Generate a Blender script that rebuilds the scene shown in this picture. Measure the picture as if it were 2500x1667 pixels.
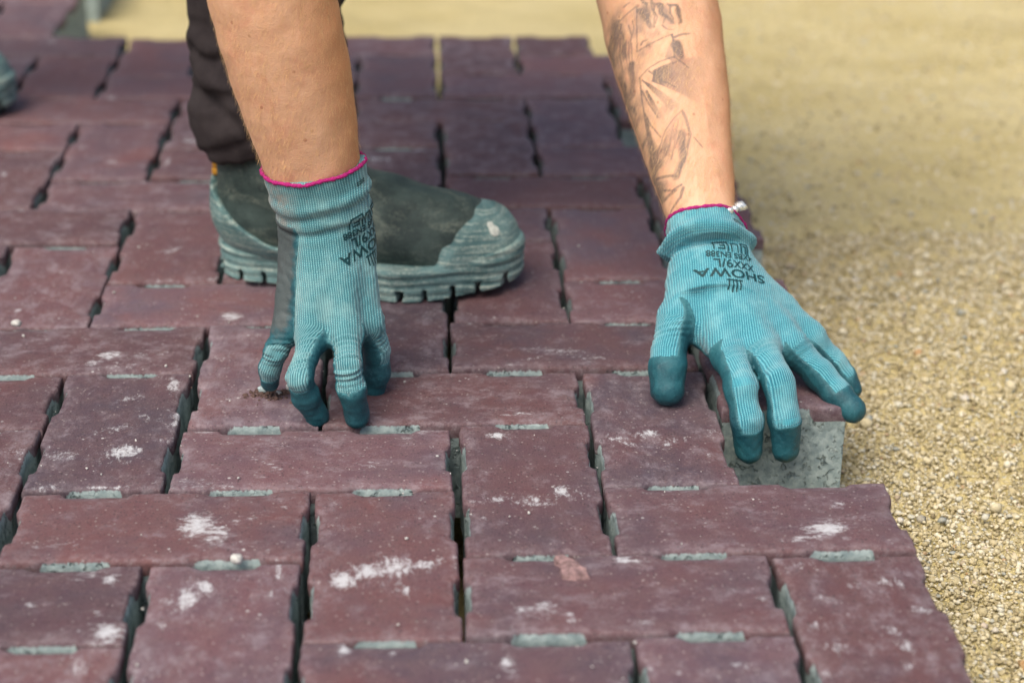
import bpy, bmesh, math, random
import numpy as np
from mathutils import Vector, Matrix
from mathutils.bvhtree import BVHTree

for o in list(bpy.data.objects):
    bpy.data.objects.remove(o)
SC = bpy.context.scene
COL = SC.collection
RNG = np.random.default_rng(11)
random.seed(4)

# ---------------------------------------------------------------- camera, sky, sun, exposure
F_PX, W_PX, H_PX = 4727.13, 2500.0, 1667.0
CAM_LOC = np.array([-0.1231, -1.4969, 0.6079])
CAM_ROT = (1.1755, -0.0094, -0.0462)
cd = bpy.data.cameras.new('camera')
cam = bpy.data.objects.new('camera', cd)
COL.objects.link(cam)
cam.location = CAM_LOC
cam.rotation_euler = CAM_ROT
cd.sensor_width = 36.0
cd.lens = 36.0 * F_PX / W_PX
cd.clip_start, cd.clip_end = 0.05, 200.0
cd.dof.use_dof = True
cd.dof.focus_distance = 1.40
cd.dof.aperture_fstop = 4.8
SC.camera = cam

SUN_EL, SUN_AZ = math.radians(58), math.atan2(-0.55, -0.83)   # azimuth measured from +Y towards +X
world = bpy.data.worlds.new('World')
SC.world = world
world.use_nodes = True
wn = world.node_tree.nodes
bg = wn.get('Background') or wn.new('ShaderNodeBackground')
sky = wn.new('ShaderNodeTexSky')
sky.sky_type = 'NISHITA'
sky.sun_disc = False
sky.sun_elevation = SUN_EL
sky.sun_rotation = SUN_AZ
sky.dust_density = 6.0
sky.air_density = 1.0
sky.ozone_density = 1.0
world.node_tree.links.new(sky.outputs[0], bg.inputs[0])
bg.inputs[1].default_value = 0.085
sd = bpy.data.lights.new('sun', 'SUN')
sun = bpy.data.objects.new('sun', sd)
COL.objects.link(sun)
sd.energy = 1.5
sd.angle = math.radians(40)
sd.color = (1.0, 0.93, 0.80)
sdir = Vector((math.sin(SUN_AZ) * math.cos(SUN_EL), math.cos(SUN_AZ) * math.cos(SUN_EL), math.sin(SUN_EL)))
sun.rotation_euler = (-sdir).to_track_quat('-Z', 'Y').to_euler()
sun.location = sdir * 5
SC.view_settings.view_transform = 'Standard'
SC.view_settings.look = 'None'
SC.view_settings.gamma = 1.0
SC.view_settings.use_curve_mapping = False
SC.view_settings.exposure = 0.87
SC.cycles.use_denoising = True
SC.cycles.denoising_prefilter = 'ACCURATE'
SC.cycles.max_bounces = 6
SC.cycles.diffuse_bounces = 3

# ---------------------------------------------------------------- survey helper: photo pixel + depth plane -> place in the world
_M = np.array(Matrix.Rotation(CAM_ROT[2], 3, 'Z') @ Matrix.Rotation(CAM_ROT[1], 3, 'Y') @ Matrix.Rotation(CAM_ROT[0], 3, 'X'))


def ray(px, py):
    return _M @ np.array([(px - 1250) / F_PX, -(py - 833.5) / F_PX, -1.0])


def at(px, py, y):
    d = ray(px, py)
    return CAM_LOC + d * (y - CAM_LOC[1]) / d[1]


def on(px, py, z):
    d = ray(px, py)
    return CAM_LOC + d * (z - CAM_LOC[2]) / d[2]


def ppm(p):            # photo pixels per metre at a place
    return F_PX / float((np.asarray(p) - CAM_LOC) @ (-_M[:, 2]))


# ---------------------------------------------------------------- object helpers
def tag(o, label=None, cat=None, group=None, kind=None):
    for k, v in (('label', label), ('category', cat), ('group', group), ('kind', kind)):
        if v:
            o[k] = v
    return o


def link(name, me, mat=None, parent=None):
    o = bpy.data.objects.new(name, me)
    COL.objects.link(o)
    if mat is not None and me is not None and not me.materials:
        me.materials.append(mat)
    if parent is not None:
        o.parent = parent
    return o


def mesh_np(name, v, f, smooth=True, attrs=None):
    v = np.asarray(v, np.float32)
    f = np.asarray(f, np.int32)
    me = bpy.data.meshes.new(name)
    k = f.shape[1]
    me.vertices.add(len(v))
    me.vertices.foreach_set('co', v.ravel())
    me.loops.add(f.size)
    me.loops.foreach_set('vertex_index', f.ravel())
    me.polygons.add(len(f))
    me.polygons.foreach_set('loop_start', np.arange(0, f.size, k, dtype=np.int32))
    me.polygons.foreach_set('loop_total', np.full(len(f), k, np.int32))
    me.update(calc_edges=True)
    me.validate()
    if smooth:
        me.polygons.foreach_set('use_smooth', np.ones(len(me.polygons), bool))
    for a, val in (attrs or {}).items():
        set_attr(me, a, val)
    return me


def set_attr(me, a, val):
    at_ = me.attributes.get(a) or me.attributes.new(a, 'FLOAT', 'POINT')
    at_.data.foreach_set('value', np.asarray(val, np.float32))


def verts_of(me):
    a = np.empty(len(me.vertices) * 3, np.float32)
    me.vertices.foreach_get('co', a)
    return a.reshape(-1, 3).astype(float)


def normals_of(me):
    a = np.empty(len(me.vertices) * 3, np.float32)
    me.vertices.foreach_get('normal', a)
    return a.reshape(-1, 3).astype(float)


# ---------------------------------------------------------------- shader helpers
class NT:
    def __init__(s, name):
        s.m = bpy.data.materials.new(name)
        s.m.use_nodes = True
        s.t = s.m.node_tree
        s.t.nodes.clear()
        s.out = s.t.nodes.new('ShaderNodeOutputMaterial')
        s.b = s.t.nodes.new('ShaderNodeBsdfPrincipled')
        s.t.links.new(s.b.outputs[0], s.out.inputs[0])

    def put(s, sock, v):
        if v is None:
            return
        if isinstance(v, bpy.types.NodeSocket):
            s.t.links.new(v, sock)
        elif isinstance(v, (tuple, list)) and len(v) == 3 and sock.type == 'RGBA':
            sock.default_value = (*v, 1)
        else:
            sock.default_value = v

    def math(s, op, a, b=None, c=None, clamp=False):
        n = s.t.nodes.new('ShaderNodeMath')
        n.operation = op
        n.use_clamp = clamp
        for i, v in enumerate((a, b, c)):
            s.put(n.inputs[i], v)
        return n.outputs[0]

    def noise(s, vec, scale, detail=3, rough=0.55, out=0, dist=0.0):
        n = s.t.nodes.new('ShaderNodeTexNoise')
        s.put(n.inputs['Vector'], vec)
        n.inputs['Scale'].default_value = scale
        n.inputs['Detail'].default_value = detail
        n.inputs['Roughness'].default_value = rough
        n.inputs['Distortion'].default_value = dist
        return n.outputs[out]

    def vor(s, vec, scale, feature='F1', out='Distance', rnd=1.0):
        n = s.t.nodes.new('ShaderNodeTexVoronoi')
        n.feature = feature
        s.put(n.inputs['Vector'], vec)
        n.inputs['Scale'].default_value = scale
        n.inputs['Randomness'].default_value = rnd
        return n.outputs[out]

    def coord(s, which='Object'):
        return s.t.nodes.new('ShaderNodeTexCoord').outputs[which]

    def attr(s, name):
        n = s.t.nodes.new('ShaderNodeAttribute')
        n.attribute_name = name
        return n.outputs['Fac']

    def rand(s):
        return s.t.nodes.new('ShaderNodeObjectInfo').outputs['Random']

    def mapr(s, v, a, b, c=0.0, d=1.0, smooth=True):
        n = s.t.nodes.new('ShaderNodeMapRange')
        n.interpolation_type = 'SMOOTHSTEP' if smooth else 'LINEAR'
        for i, x in enumerate((v, a, b, c, d)):
            s.put(n.inputs[i], x)
        return n.outputs[0]

    def mix(s, f, a, b, mode='MIX'):
        n = s.t.nodes.new('ShaderNodeMix')
        n.data_type = 'RGBA'
        n.blend_type = mode
        s.put(n.inputs[0], f)
        s.put(n.inputs[6], a)
        s.put(n.inputs[7], b)
        return n.outputs[2]

    def ramp(s, f, stops):
        n = s.t.nodes.new('ShaderNodeValToRGB')
        e = n.color_ramp.elements
        while len(e) < len(stops):
            e.new(0.5)
        for i, (p, c) in enumerate(stops):
            e[i].position = p
            e[i].color = (*c, 1)
        s.put(n.inputs[0], f)
        return n.outputs[0]

    def vadd(s, a, b, op='ADD'):
        n = s.t.nodes.new('ShaderNodeVectorMath')
        n.operation = op
        s.put(n.inputs[0], a)
        s.put(n.inputs[1], b)
        return n.outputs[0]

    def comb(s, x, y, z):
        n = s.t.nodes.new('ShaderNodeCombineXYZ')
        for i, v in enumerate((x, y, z)):
            s.put(n.inputs[i], v)
        return n.outputs[0]

    def sep(s, v):
        n = s.t.nodes.new('ShaderNodeSeparateXYZ')
        s.put(n.inputs[0], v)
        return n.outputs

    def bump(s, h, dist, strength=1.0, nrm=None):
        n = s.t.nodes.new('ShaderNodeBump')
        n.inputs['Distance'].default_value = dist
        n.inputs['Strength'].default_value = strength
        s.put(n.inputs['Height'], h)
        if nrm is not None:
            s.put(n.inputs['Normal'], nrm)
        return n.outputs[0]

    def done(s, color=None, rough=0.8, normal=None, spec=0.5, **kw):
        s.put(s.b.inputs['Base Color'], color)
        s.put(s.b.inputs['Roughness'], rough)
        s.put(s.b.inputs['Specular IOR Level'], spec)
        if normal is not None:
            s.put(s.b.inputs['Normal'], normal)
        for k, v in kw.items():
            s.put(s.b.inputs[k], v)
        return s.m


def mat_brick():
    n = NT('brick_concrete')
    r = n.rand()
    co = n.coord('Object')
    off = n.vadd(co, n.comb(n.math('MULTIPLY', r, 37.0), n.math('MULTIPLY', r, 91.0), 0.0))
    wall, stain, chalk = n.attr('wall'), n.attr('stain'), n.attr('edge')
    big = n.noise(off, 14.0, 3, 0.6)
    mid = n.noise(off, 60.0, 4, 0.65)
    fine = n.noise(off, 760.0, 4, 0.75)
    base = n.ramp(n.math('ADD', n.math('MULTIPLY', big, 0.62), n.math('MULTIPLY', r, 0.38)),
                  [(0.25, (0.078, 0.056, 0.075)), (0.42, (0.110, 0.060, 0.073)), (0.58, (0.132, 0.061, 0.066)), (0.76, (0.094, 0.066, 0.088))])
    red = n.mapr(n.noise(n.vadd(off, (5.0, 3.0, 0.0)), 9.0, 2, 0.5), 0.58, 0.75)
    base = n.mix(n.math('MULTIPLY', red, 0.55), base, (0.165, 0.056, 0.050))
    base = n.mix(n.math('MULTIPLY', n.mapr(mid, 0.35, 0.7), 0.35), base, (0.140, 0.092, 0.095))
    # grains of the facing mix
    base = n.mix(n.mapr(fine, 0.57, 0.70, 0, 0.5), base, (0.27, 0.19, 0.18))
    base = n.mix(n.mapr(fine, 0.44, 0.30, 0, 0.6), base, (0.040, 0.026, 0.029))
    agg = n.vor(off, 420.0, 'F1', 'Color')
    ax, ay, az = n.sep(agg)
    dist = n.vor(off, 420.0, 'F1', 'Distance')
    core = n.mapr(dist, 0.42, 0.22)
    base = n.mix(n.math('MULTIPLY', core, n.mapr(ax, 0.74, 0.82, 0, 0.42)), base, (0.22, 0.145, 0.14))
    base = n.mix(n.math('MULTIPLY', core, n.mapr(ay, 0.70, 0.78, 0, 0.70)), base, (0.038, 0.026, 0.030))
    base = n.mix(n.math('MULTIPLY', core, n.mapr(az, 0.965, 0.98, 0, 0.5)), base, (0.40, 0.36, 0.35))
    val = n.mapr(n.math('FRACT', n.math('MULTIPLY', r, 7.31)), 0.0, 1.0, 0.80, 1.22, False)
    base = n.mix(1.0, base, n.comb(val, val, val), 'MULTIPLY')
    # thin chalky film dragged across the faces
    film = n.noise(n.vadd(n.vadd(off, (1.0, 1.25, 1.0), 'MULTIPLY'), (3.0, 1.0, 0.0)), 40.0, 8, 0.78)
    fv = n.math('FRACT', n.math('MULTIPLY', r, 13.7))
    base = n.mix(n.mapr(n.math('ADD', film, n.math('MULTIPLY', fv, 0.10)), 0.53, 0.80, 0, 0.46), base, (0.36, 0.32, 0.36))
    # pale bloom along the worn arrises
    eb = n.math('MULTIPLY', n.mapr(n.noise(off, 170.0, 4, 0.7), 0.38, 0.66), chalk)
    base = n.mix(n.math('MULTIPLY', eb, 0.28), base, (0.34, 0.30, 0.33))
    # lime dust: rubbed patches, scratches, specks
    st = n.noise(n.vadd(off, (0.75, 1.3, 1.0), 'MULTIPLY'), 150.0, 8, 0.82, dist=0.25)
    m = n.mapr(n.math('ADD', stain, n.math('MULTIPLY', n.math('SUBTRACT', st, 0.5), 3.1)), 0.45, 1.05)
    base = n.mix(n.math('MULTIPLY', m, 0.82), base, (0.58, 0.60, 0.635))
    sp = n.vor(off, 110.0, 'F1', 'Distance')
    spm = n.math('MULTIPLY', n.mapr(sp, 0.16, 0.08), n.mapr(n.noise(off, 26.0, 2), 0.55, 0.72))
    base = n.mix(n.math('MULTIPLY', spm, 0.75), base, (0.55, 0.55, 0.55))
    # grey-green backing concrete below the facing
    col = n.noise(n.vadd(off, (1.0, 1.0, 0.25), 'MULTIPLY'), 420.0, 3, 0.6)
    wz = n.mapr(n.math('ADD', wall, n.math('MULTIPLY', n.math('SUBTRACT', col, 0.5), 0.85)), 0.36, 0.64)
    pits = n.math('MULTIPLY', n.mapr(n.noise(off, 210.0, 4, 0.6), 0.55, 0.64), n.mapr(n.noise(off, 38.0, 2, 0.5), 0.40, 0.62))
    grey = n.mix(n.mapr(n.noise(off, 150.0, 4, 0.6), 0.3, 0.75), (0.215, 0.285, 0.295), (0.40, 0.485, 0.485))
    grey = n.mix(n.math('MULTIPLY', pits, 0.45), grey, (0.10, 0.15, 0.155))
    colr = n.mix(wz, base, grey)
    h = n.math('ADD', n.math('MULTIPLY', fine, 0.35), n.math('ADD', n.math('MULTIPLY', mid, 0.3), n.math('MULTIPLY', n.noise(off, 320.0, 3, 0.6), 0.45)))
    h = n.math('SUBTRACT', h, n.math('MULTIPLY', n.math('MULTIPLY', pits, wz), 2.2))
    return n.done(colr, n.mapr(mid, 0.2, 0.8, 0.62, 0.82), n.bump(h, 0.0013, 1.0), 0.35)


def mat_sand():
    n = NT('sand')
    co = n.coord('Object')
    big = n.noise(co, 5.0, 4, 0.6)
    g = n.noise(co, 420.0, 3, 0.7)
    v = n.vor(co, 260.0, 'F1', 'Color')
    c = n.mix(n.mapr(big, 0.3, 0.7), (0.58, 0.480, 0.225), (0.68, 0.580, 0.310))
    c = n.mix(n.mapr(g, 0.42, 0.26, 0, 0.55), c, (0.16, 0.12, 0.065))
    c = n.mix(n.mapr(g, 0.58, 0.75, 0, 0.75), c, (0.74, 0.68, 0.50))
    h = n.math('ADD', g, n.math('MULTIPLY', n.noise(co, 130.0, 3, 0.6), 1.5))
    und = n.bump(n.noise(co, 11.0, 3, 0.5), 0.03, 0.8)
    return n.done(c, 0.9, n.bump(h, 0.004, 1.0, und), 0.2)


def mat_gravel():
    n = NT('gravel_grain')
    t = n.attr('tone')
    co = n.coord('Object')
    c = n.ramp(t, [(0.0, (0.14, 0.11, 0.06)), (0.22, (0.34, 0.28, 0.145)), (0.55, (0.56, 0.485, 0.295)), (0.80, (0.78, 0.74, 0.60)), (0.90, (0.27, 0.31, 0.31)), (0.96, (0.45, 0.25, 0.10)), (1.0, (0.62, 0.60, 0.55))])
    c = n.mix(n.mapr(n.noise(co, 500.0, 3, 0.6), 0.3, 0.7, 0, 0.45), c, (0.52, 0.44, 0.28))
    return n.done(c, 0.85, n.bump(n.noise(co, 700.0, 3, 0.6), 0.0012, 0.8), 0.3)


def mat_knit(name, base, light, dark):
    n = NT(name)
    ku, kv = n.attr('ku'), n.attr('kv')
    co = n.coord('Object')
    P = 0.00175
    wob = n.math('MULTIPLY', n.math('SUBTRACT', n.noise(co, 120.0, 2), 0.5), 0.7)
    u = n.math('ADD', n.math('DIVIDE', ku, P), wob)
    s = n.math('COSINE', n.math('MULTIPLY', u, 2 * math.pi))
    tri = n.math('PINGPONG', u, 0.5)
    st = n.math('COSINE', n.math('MULTIPLY', n.math('ADD', n.math('DIVIDE', kv, 0.0014), n.math('MULTIPLY', tri, 1.3)), 2 * math.pi))
    h = n.math('ADD', n.math('MULTIPLY', s, 0.5), n.math('MULTIPLY', st, 0.28))
    f = n.math('ADD', h, n.math('MULTIPLY', n.math('SUBTRACT', n.noise(co, 1400.0, 2, 0.7), 0.5), 1.2))
    c = n.mix(n.mapr(f, -0.75, 0.55), dark, base)
    c = n.mix(n.mapr(f, 0.25, 1.0, 0, 0.75), c, light)
    big = n.noise(co, 38.0, 3, 0.6)
    c = n.mix(n.mapr(big, 0.45, 0.75, 0, 0.35), c, light)
    # grey-brown grime rubbed into the wool
    gr = n.attr('grime')
    c = n.mix(n.math('MULTIPLY', gr, n.mapr(n.noise(co, 90.0, 4, 0.7), 0.3, 0.65)), c, (0.20, 0.225, 0.215))
    hb = n.math('ADD', h, n.math('MULTIPLY', n.noise(co, 1500.0, 2, 0.7), 0.8))
    return n.done(c, 0.95, n.bump(hb, 0.00045, 0.8), 0.15, **{'Sheen Weight': 0.25, 'Sheen Roughness': 0.6})


def mat_latex():
    n = NT('latex_coating')
    co = n.coord('Object')
    dust, dirt = n.attr('dust'), n.attr('dirt')
    a = n.noise(co, 45.0, 4, 0.6)
    c = n.mix(n.mapr(a, 0.3, 0.7), (0.005, 0.050, 0.072), (0.012, 0.108, 0.138))
    fine = n.noise(co, 800.0, 4, 0.75)
    c = n.mix(n.math('MULTIPLY', n.mapr(fine, 0.52, 0.72), 0.35), c, (0.10, 0.30, 0.35))
    c = n.mix(n.math('MULTIPLY', n.attr('rim'), n.mapr(n.noise(co, 420.0, 4, 0.75), 0.30, 0.62, 0, 0.6)), c, (0.085, 0.275, 0.315))
    dm = n.mapr(n.math('ADD', n.math('MULTIPLY', dirt, 0.9), n.math('MULTIPLY', n.math('SUBTRACT', n.noise(co, 160.0, 4, 0.7), 0.5), 1.0)), 0.3, 0.75)
    c = n.mix(n.math('MULTIPLY', dm, 0.9), c, (0.075, 0.090, 0.092))
    c = n.mix(n.mapr(n.math('ADD', n.math('MULTIPLY', dust, 0.8), n.math('MULTIPLY', n.math('SUBTRACT', fine, 0.5), 1.5)), 0.45, 0.9, 0, 0.75), c, (0.40, 0.42, 0.33))
    cr = n.noise(co, 380.0, 3, 0.6, dist=1.2)
    h = n.math('ADD', n.math('MULTIPLY', n.math('ABSOLUTE', n.math('SUBTRACT', cr, 0.5)), 3.0), n.math('MULTIPLY', fine, 0.8))
    return n.done(c, n.mapr(a, 0.3, 0.7, 0.42, 0.62), n.bump(h, 0.0004, 0.7), 0.4)


def mat_skin():
    n = NT('skin')
    co = n.coord('Object')
    tat = n.attr('ink')
    big = n.noise(co, 16.0, 4, 0.6)
    c = n.mix(n.mapr(big, 0.15, 0.85), (0.63, 0.350, 0.215), (0.76, 0.475, 0.315))
    red = n.noise(n.vadd(co, (0.0, 3.0, 1.0)), 60.0, 4, 0.65)
    c = n.mix(n.mapr(red, 0.46, 0.74, 0, 0.5), c, (0.62, 0.275, 0.18))
    side_shade = n.attr('tan')
    c = n.mix(n.math('MULTIPLY', side_shade, 0.75), c, (0.50, 0.205, 0.070))  # shade on the forearms' right side, painted into the skin colour
    hair = n.noise(n.vadd(n.vadd(co, n.comb(n.math('MULTIPLY', red, 0.06), 0.0, n.math('MULTIPLY', red, 0.02))), (520.0, 520.0, 1500.0), 'MULTIPLY'), 1.0, 2, 0.5)
    c = n.mix(n.mapr(hair, 0.60, 0.74, 0, 0.28), c, (0.80, 0.56, 0.36))
    c = n.mix(n.mapr(hair, 0.38, 0.28, 0, 0.18), c, (0.34, 0.15, 0.08))
    fr = n.vor(co, 75.0, 'F1', 'Distance')
    frm = n.math('MULTIPLY', n.mapr(fr, 0.13, 0.07), n.mapr(n.noise(co, 60.0, 1), 0.50, 0.56))
    c = n.mix(n.math('MULTIPLY', frm, 0.55), c, (0.30, 0.10, 0.045))
    fr2 = n.vor(n.vadd(co, (7.0, 1.0, 0.0)), 22.0, 'F1', 'Distance')
    c = n.mix(n.math('MULTIPLY', n.mapr(fr2, 0.062, 0.040), 0.75), c, (0.20, 0.065, 0.03))
    ink = n.math('MULTIPLY', tat, n.mapr(n.noise(co, 500.0, 3, 0.7), 0.15, 0.6, 0.75, 1.0))
    c = n.mix(ink, c, (0.055, 0.060, 0.070))
    pores = n.vor(co, 900.0, 'F1', 'Distance')
    h = n.math('ADD', n.math('MULTIPLY', pores, 0.5), n.math('ADD', n.math('MULTIPLY', hair, 0.6), n.noise(co, 260.0, 3, 0.6)))
    m = n.done(c, 0.50, n.bump(h, 0.0006, 0.55), 0.4, **{'Subsurface Weight': 0.12, 'Subsurface Scale': 0.004})
    n.b.inputs['Subsurface Radius'].default_value = (1.0, 0.35, 0.2)
    return m


def mat_cloth(name, c0, c1, weave=2600.0, rough=0.92):
    n = NT(name)
    co = n.coord('Object')
    a = n.noise(co, 24.0, 4, 0.65)
    w = n.noise(co, weave, 2, 0.6)
    c = n.mix(n.mapr(a, 0.3, 0.72), c0, c1)
    c = n.mix(n.mapr(w, 0.5, 0.75, 0, 0.3), c, tuple(min(1, 2.2 * x + 0.02) for x in c1))
    return n.done(c, rough, n.bump(n.math('ADD', w, n.noise(co, 90.0, 3)), 0.0008, 0.6), 0.25)


def mat_worn(name, c0, c1, scuff, amount, rough=0.75, streak=(30.0, 30.0, 240.0)):
    n = NT(name)
    co = n.coord('Object')
    a = n.noise(co, 30.0, 5, 0.65)
    wv = n.noise(n.vadd(co, streak, 'MULTIPLY'), 1.0, 5, 0.7, dist=0.6)
    f = n.noise(co, 420.0, 4, 0.7)
    c = n.mix(n.mapr(a, 0.3, 0.7), c0, c1)
    c = n.mix(n.mapr(n.math('ADD', wv, n.math('MULTIPLY', n.math('SUBTRACT', f, 0.5), 0.5)), 0.45, 0.75, 0, amount), c, scuff)
    c = n.mix(n.mapr(f, 0.40, 0.25, 0, 0.4), c, tuple(0.5 * x for x in c0))
    return n.done(c, rough, n.bump(n.math('ADD', wv, n.math('MULTIPLY', f, 0.5)), 0.0016, 0.8), 0.3)


def mat_plain(name, c, rough=0.7, scale=300.0, var=0.35, bump=0.0004, **kw):
    n = NT(name)
    co = n.coord('Object')
    a = n.noise(co, scale, 4, 0.65)
    cc = n.mix(n.mapr(a, 0.3, 0.7), tuple(x * (1 - var) for x in c), tuple(min(1.0, x * (1 + var)) for x in c))
    return n.done(cc, rough, n.bump(a, bump, 0.8), 0.4, **kw)


M_BRICK = mat_brick()
M_SAND = mat_sand()
M_GRAVEL = mat_gravel()
M_KNIT_A = mat_knit('knit_worn_blue', (0.105, 0.335, 0.380), (0.38, 0.60, 0.60), (0.020, 0.130, 0.165))
M_KNIT_B = mat_knit('knit_fresh_blue', (0.080, 0.385, 0.475), (0.34, 0.65, 0.70), (0.015, 0.155, 0.220))
M_LATEX = mat_latex()
M_SKIN = mat_skin()
M_TROUSER = mat_cloth('dark_work_cloth', (0.016, 0.012, 0.014), (0.036, 0.029, 0.031))
M_SHIRT = mat_cloth('dark_tee', (0.03, 0.035, 0.045), (0.05, 0.055, 0.07))
M_UPPER = mat_worn('scuffed_leather', (0.016, 0.029, 0.029), (0.046, 0.072, 0.067), (0.17, 0.20, 0.165), 0.6, 0.65, (22, 40, 50))
M_RUBBER = mat_worn('dusty_rubber', (0.064, 0.135, 0.142), (0.155, 0.275, 0.28), (0.56, 0.63, 0.55), 0.85, 0.8, (20, 20, 420))
M_TRIM = mat_plain('magenta_overlock', (0.36, 0.012, 0.15), 0.9, 900.0, 0.4, 0.0006)
M_INK = mat_plain('printed_ink', (0.004, 0.045, 0.055), 0.6, 900.0, 0.5, 0.0002)
M_YELLOW = mat_plain('yellow_webbing', (0.62, 0.30, 0.03), 0.8, 500.0, 0.3)
M_WHITE = mat_plain('bare_steel_cap', (0.62, 0.66, 0.60), 0.5, 300.0, 0.2)
M_BEAD = mat_plain('silver_bead', (0.75, 0.78, 0.78), 0.25, 300.0, 0.1, 0.0002, Metallic=0.6)
M_CHIP = mat_plain('brick_chip', (0.235, 0.150, 0.150), 0.9, 260.0, 0.4, 0.001)
M_PALE = mat_plain('pale_stone', (0.50, 0.50, 0.48), 0.85, 300.0, 0.2, 0.0008)
M_CRUMB = mat_plain('brown_crumb', (0.085, 0.052, 0.045), 0.95, 400.0, 0.5, 0.0008)
M_BLOND = mat_plain('fair_body_hair', (0.72, 0.47, 0.24), 0.5, 200.0, 0.3)
M_HAIR = mat_plain('hair', (0.09, 0.05, 0.025), 0.6, 200.0, 0.4)

# ---------------------------------------------------------------- signed-distance modelling
def nz(v):
    v = np.asarray(v, float)
    return v / np.linalg.norm(v)


def cone(p, a, b, ra, rb):
    a = np.asarray(a, float)
    ab = np.asarray(b, float) - a
    h = np.clip(((p - a) @ ab) / (ab @ ab), 0, 1)
    return np.linalg.norm(p - a - h[:, None] * ab, axis=1) - (ra + (rb - ra) * h)


def smin(a, b, k):
    h = np.clip(0.5 + 0.5 * (b - a) / k, 0, 1)
    return b * (1 - h) + a * h - k * h * (1 - h)


def chain(p, pts, rad, k=0.004):
    d = None
    for i in range(len(pts) - 1):
        e = cone(p, pts[i], pts[i + 1], rad[i], rad[i + 1])
        d = e if d is None else smin(d, e, k)
    return d


class Wob:                                     # cheap smooth 3-D noise
    def __init__(s, seed, wl, n=9):
        r = np.random.default_rng(seed)
        k = r.normal(size=(n, 3))
        k /= np.linalg.norm(k, axis=1)[:, None]
        s.k = k * (2 * math.pi / (wl * r.uniform(0.7, 1.5, n)))[:, None]
        s.ph = r.uniform(0, 6.28, n)

    def __call__(s, p):
        return np.sin(p @ s.k.T + s.ph).sum(1) / math.sqrt(len(s.ph))


def surf(fn, lo, hi, h, newton=2, s=4):
    lo = np.asarray(lo, float)
    hi = np.asarray(hi, float)
    n = np.ceil((hi - lo) / h).astype(int) + 1
    m = -(-n // s)
    ax = [lo[i] + (np.arange(m[i]) * s + (s - 1) / 2) * h for i in range(3)]
    g = np.stack(np.meshgrid(*ax, indexing='ij'), -1).reshape(-1, 3)
    dc = np.concatenate([fn(c) for c in np.array_split(g, max(1, len(g) // 200000))]).reshape(m)
    band = np.abs(dc) < s * h * 2.1
    D = np.repeat(np.repeat(np.repeat(dc, s, 0), s, 1), s, 2)[:n[0], :n[1], :n[2]].astype(np.float32)
    B = np.repeat(np.repeat(np.repeat(band, s, 0), s, 1), s, 2)[:n[0], :n[1], :n[2]]
    ii = np.argwhere(B)
    vals = np.concatenate([fn(lo + c * h) for c in np.array_split(ii, max(1, len(ii) // 200000))])
    D[B] = vals
    S = D < 0
    c = np.zeros(np.array(S.shape) - 1, np.int8)
    for dx in (0, 1):
        for dy in (0, 1):
            for dz in (0, 1):
                c += S[dx:S.shape[0] - 1 + dx, dy:S.shape[1] - 1 + dy, dz:S.shape[2] - 1 + dz]
    act = (c > 0) & (c < 8)
    cells = np.argwhere(act)
    idx = np.full(act.shape, -1, np.int32)
    idx[act] = np.arange(len(cells))
    offs = np.array([(x, y, z) for x in (0, 1) for y in (0, 1) for z in (0, 1)])
    cv = np.stack([D[cells[:, 0] + o[0], cells[:, 1] + o[1], cells[:, 2] + o[2]] for o in offs], 1).astype(float)
    pos = np.zeros((len(cells), 3))
    cnt = np.zeros(len(cells))
    for a in range(8):
        for b in range(a + 1, 8):
            if np.abs(offs[a] - offs[b]).sum() != 1:
                continue
            mk = (cv[:, a] < 0) != (cv[:, b] < 0)
            t = cv[mk, a] / (cv[mk, a] - cv[mk, b])
            pos[mk] += offs[a] + t[:, None] * (offs[b] - offs[a])
            cnt[mk] += 1
    v = lo + (cells + pos / cnt[:, None]) * h
    fs = []
    for axn in range(3):
        sl0 = [slice(None)] * 3
        sl1 = [slice(None)] * 3
        sl0[axn] = slice(0, -1)
        sl1[axn] = slice(1, None)
        ch = S[tuple(sl0)] != S[tuple(sl1)]
        e = np.argwhere(ch)
        u, w = (axn + 1) % 3, (axn + 2) % 3
        ok = (e[:, u] > 0) & (e[:, w] > 0) & (e[:, u] < act.shape[u]) & (e[:, w] < act.shape[w])
        e = e[ok]
        q = []
        for du, dw in ((-1, -1), (0, -1), (0, 0), (-1, 0)):
            t = e.copy()
            t[:, u] += du
            t[:, w] += dw
            q.append(idx[t[:, 0], t[:, 1], t[:, 2]])
        q = np.stack(q, 1)
        ins = S[e[:, 0], e[:, 1], e[:, 2]]
        q[~ins] = q[~ins][:, ::-1]
        fs.append(q)
    f = np.concatenate(fs)
    f = f[(f >= 0).all(1)]
    for _ in range(newton):
        v = settle(fn, v, h)
    return v, f


def settle(fn, v, h):
    out = []
    for p in np.array_split(v, max(1, len(v) // 100000)):
        e = h * 0.4
        g = np.stack([(fn(p + e * d) - fn(p - e * d)) / (2 * e) for d in np.eye(3)], 1)
        d = fn(p)
        out.append(p - g * np.clip(d / np.maximum((g * g).sum(1), 0.2), -h, h)[:, None])
    return np.concatenate(out)


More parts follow.
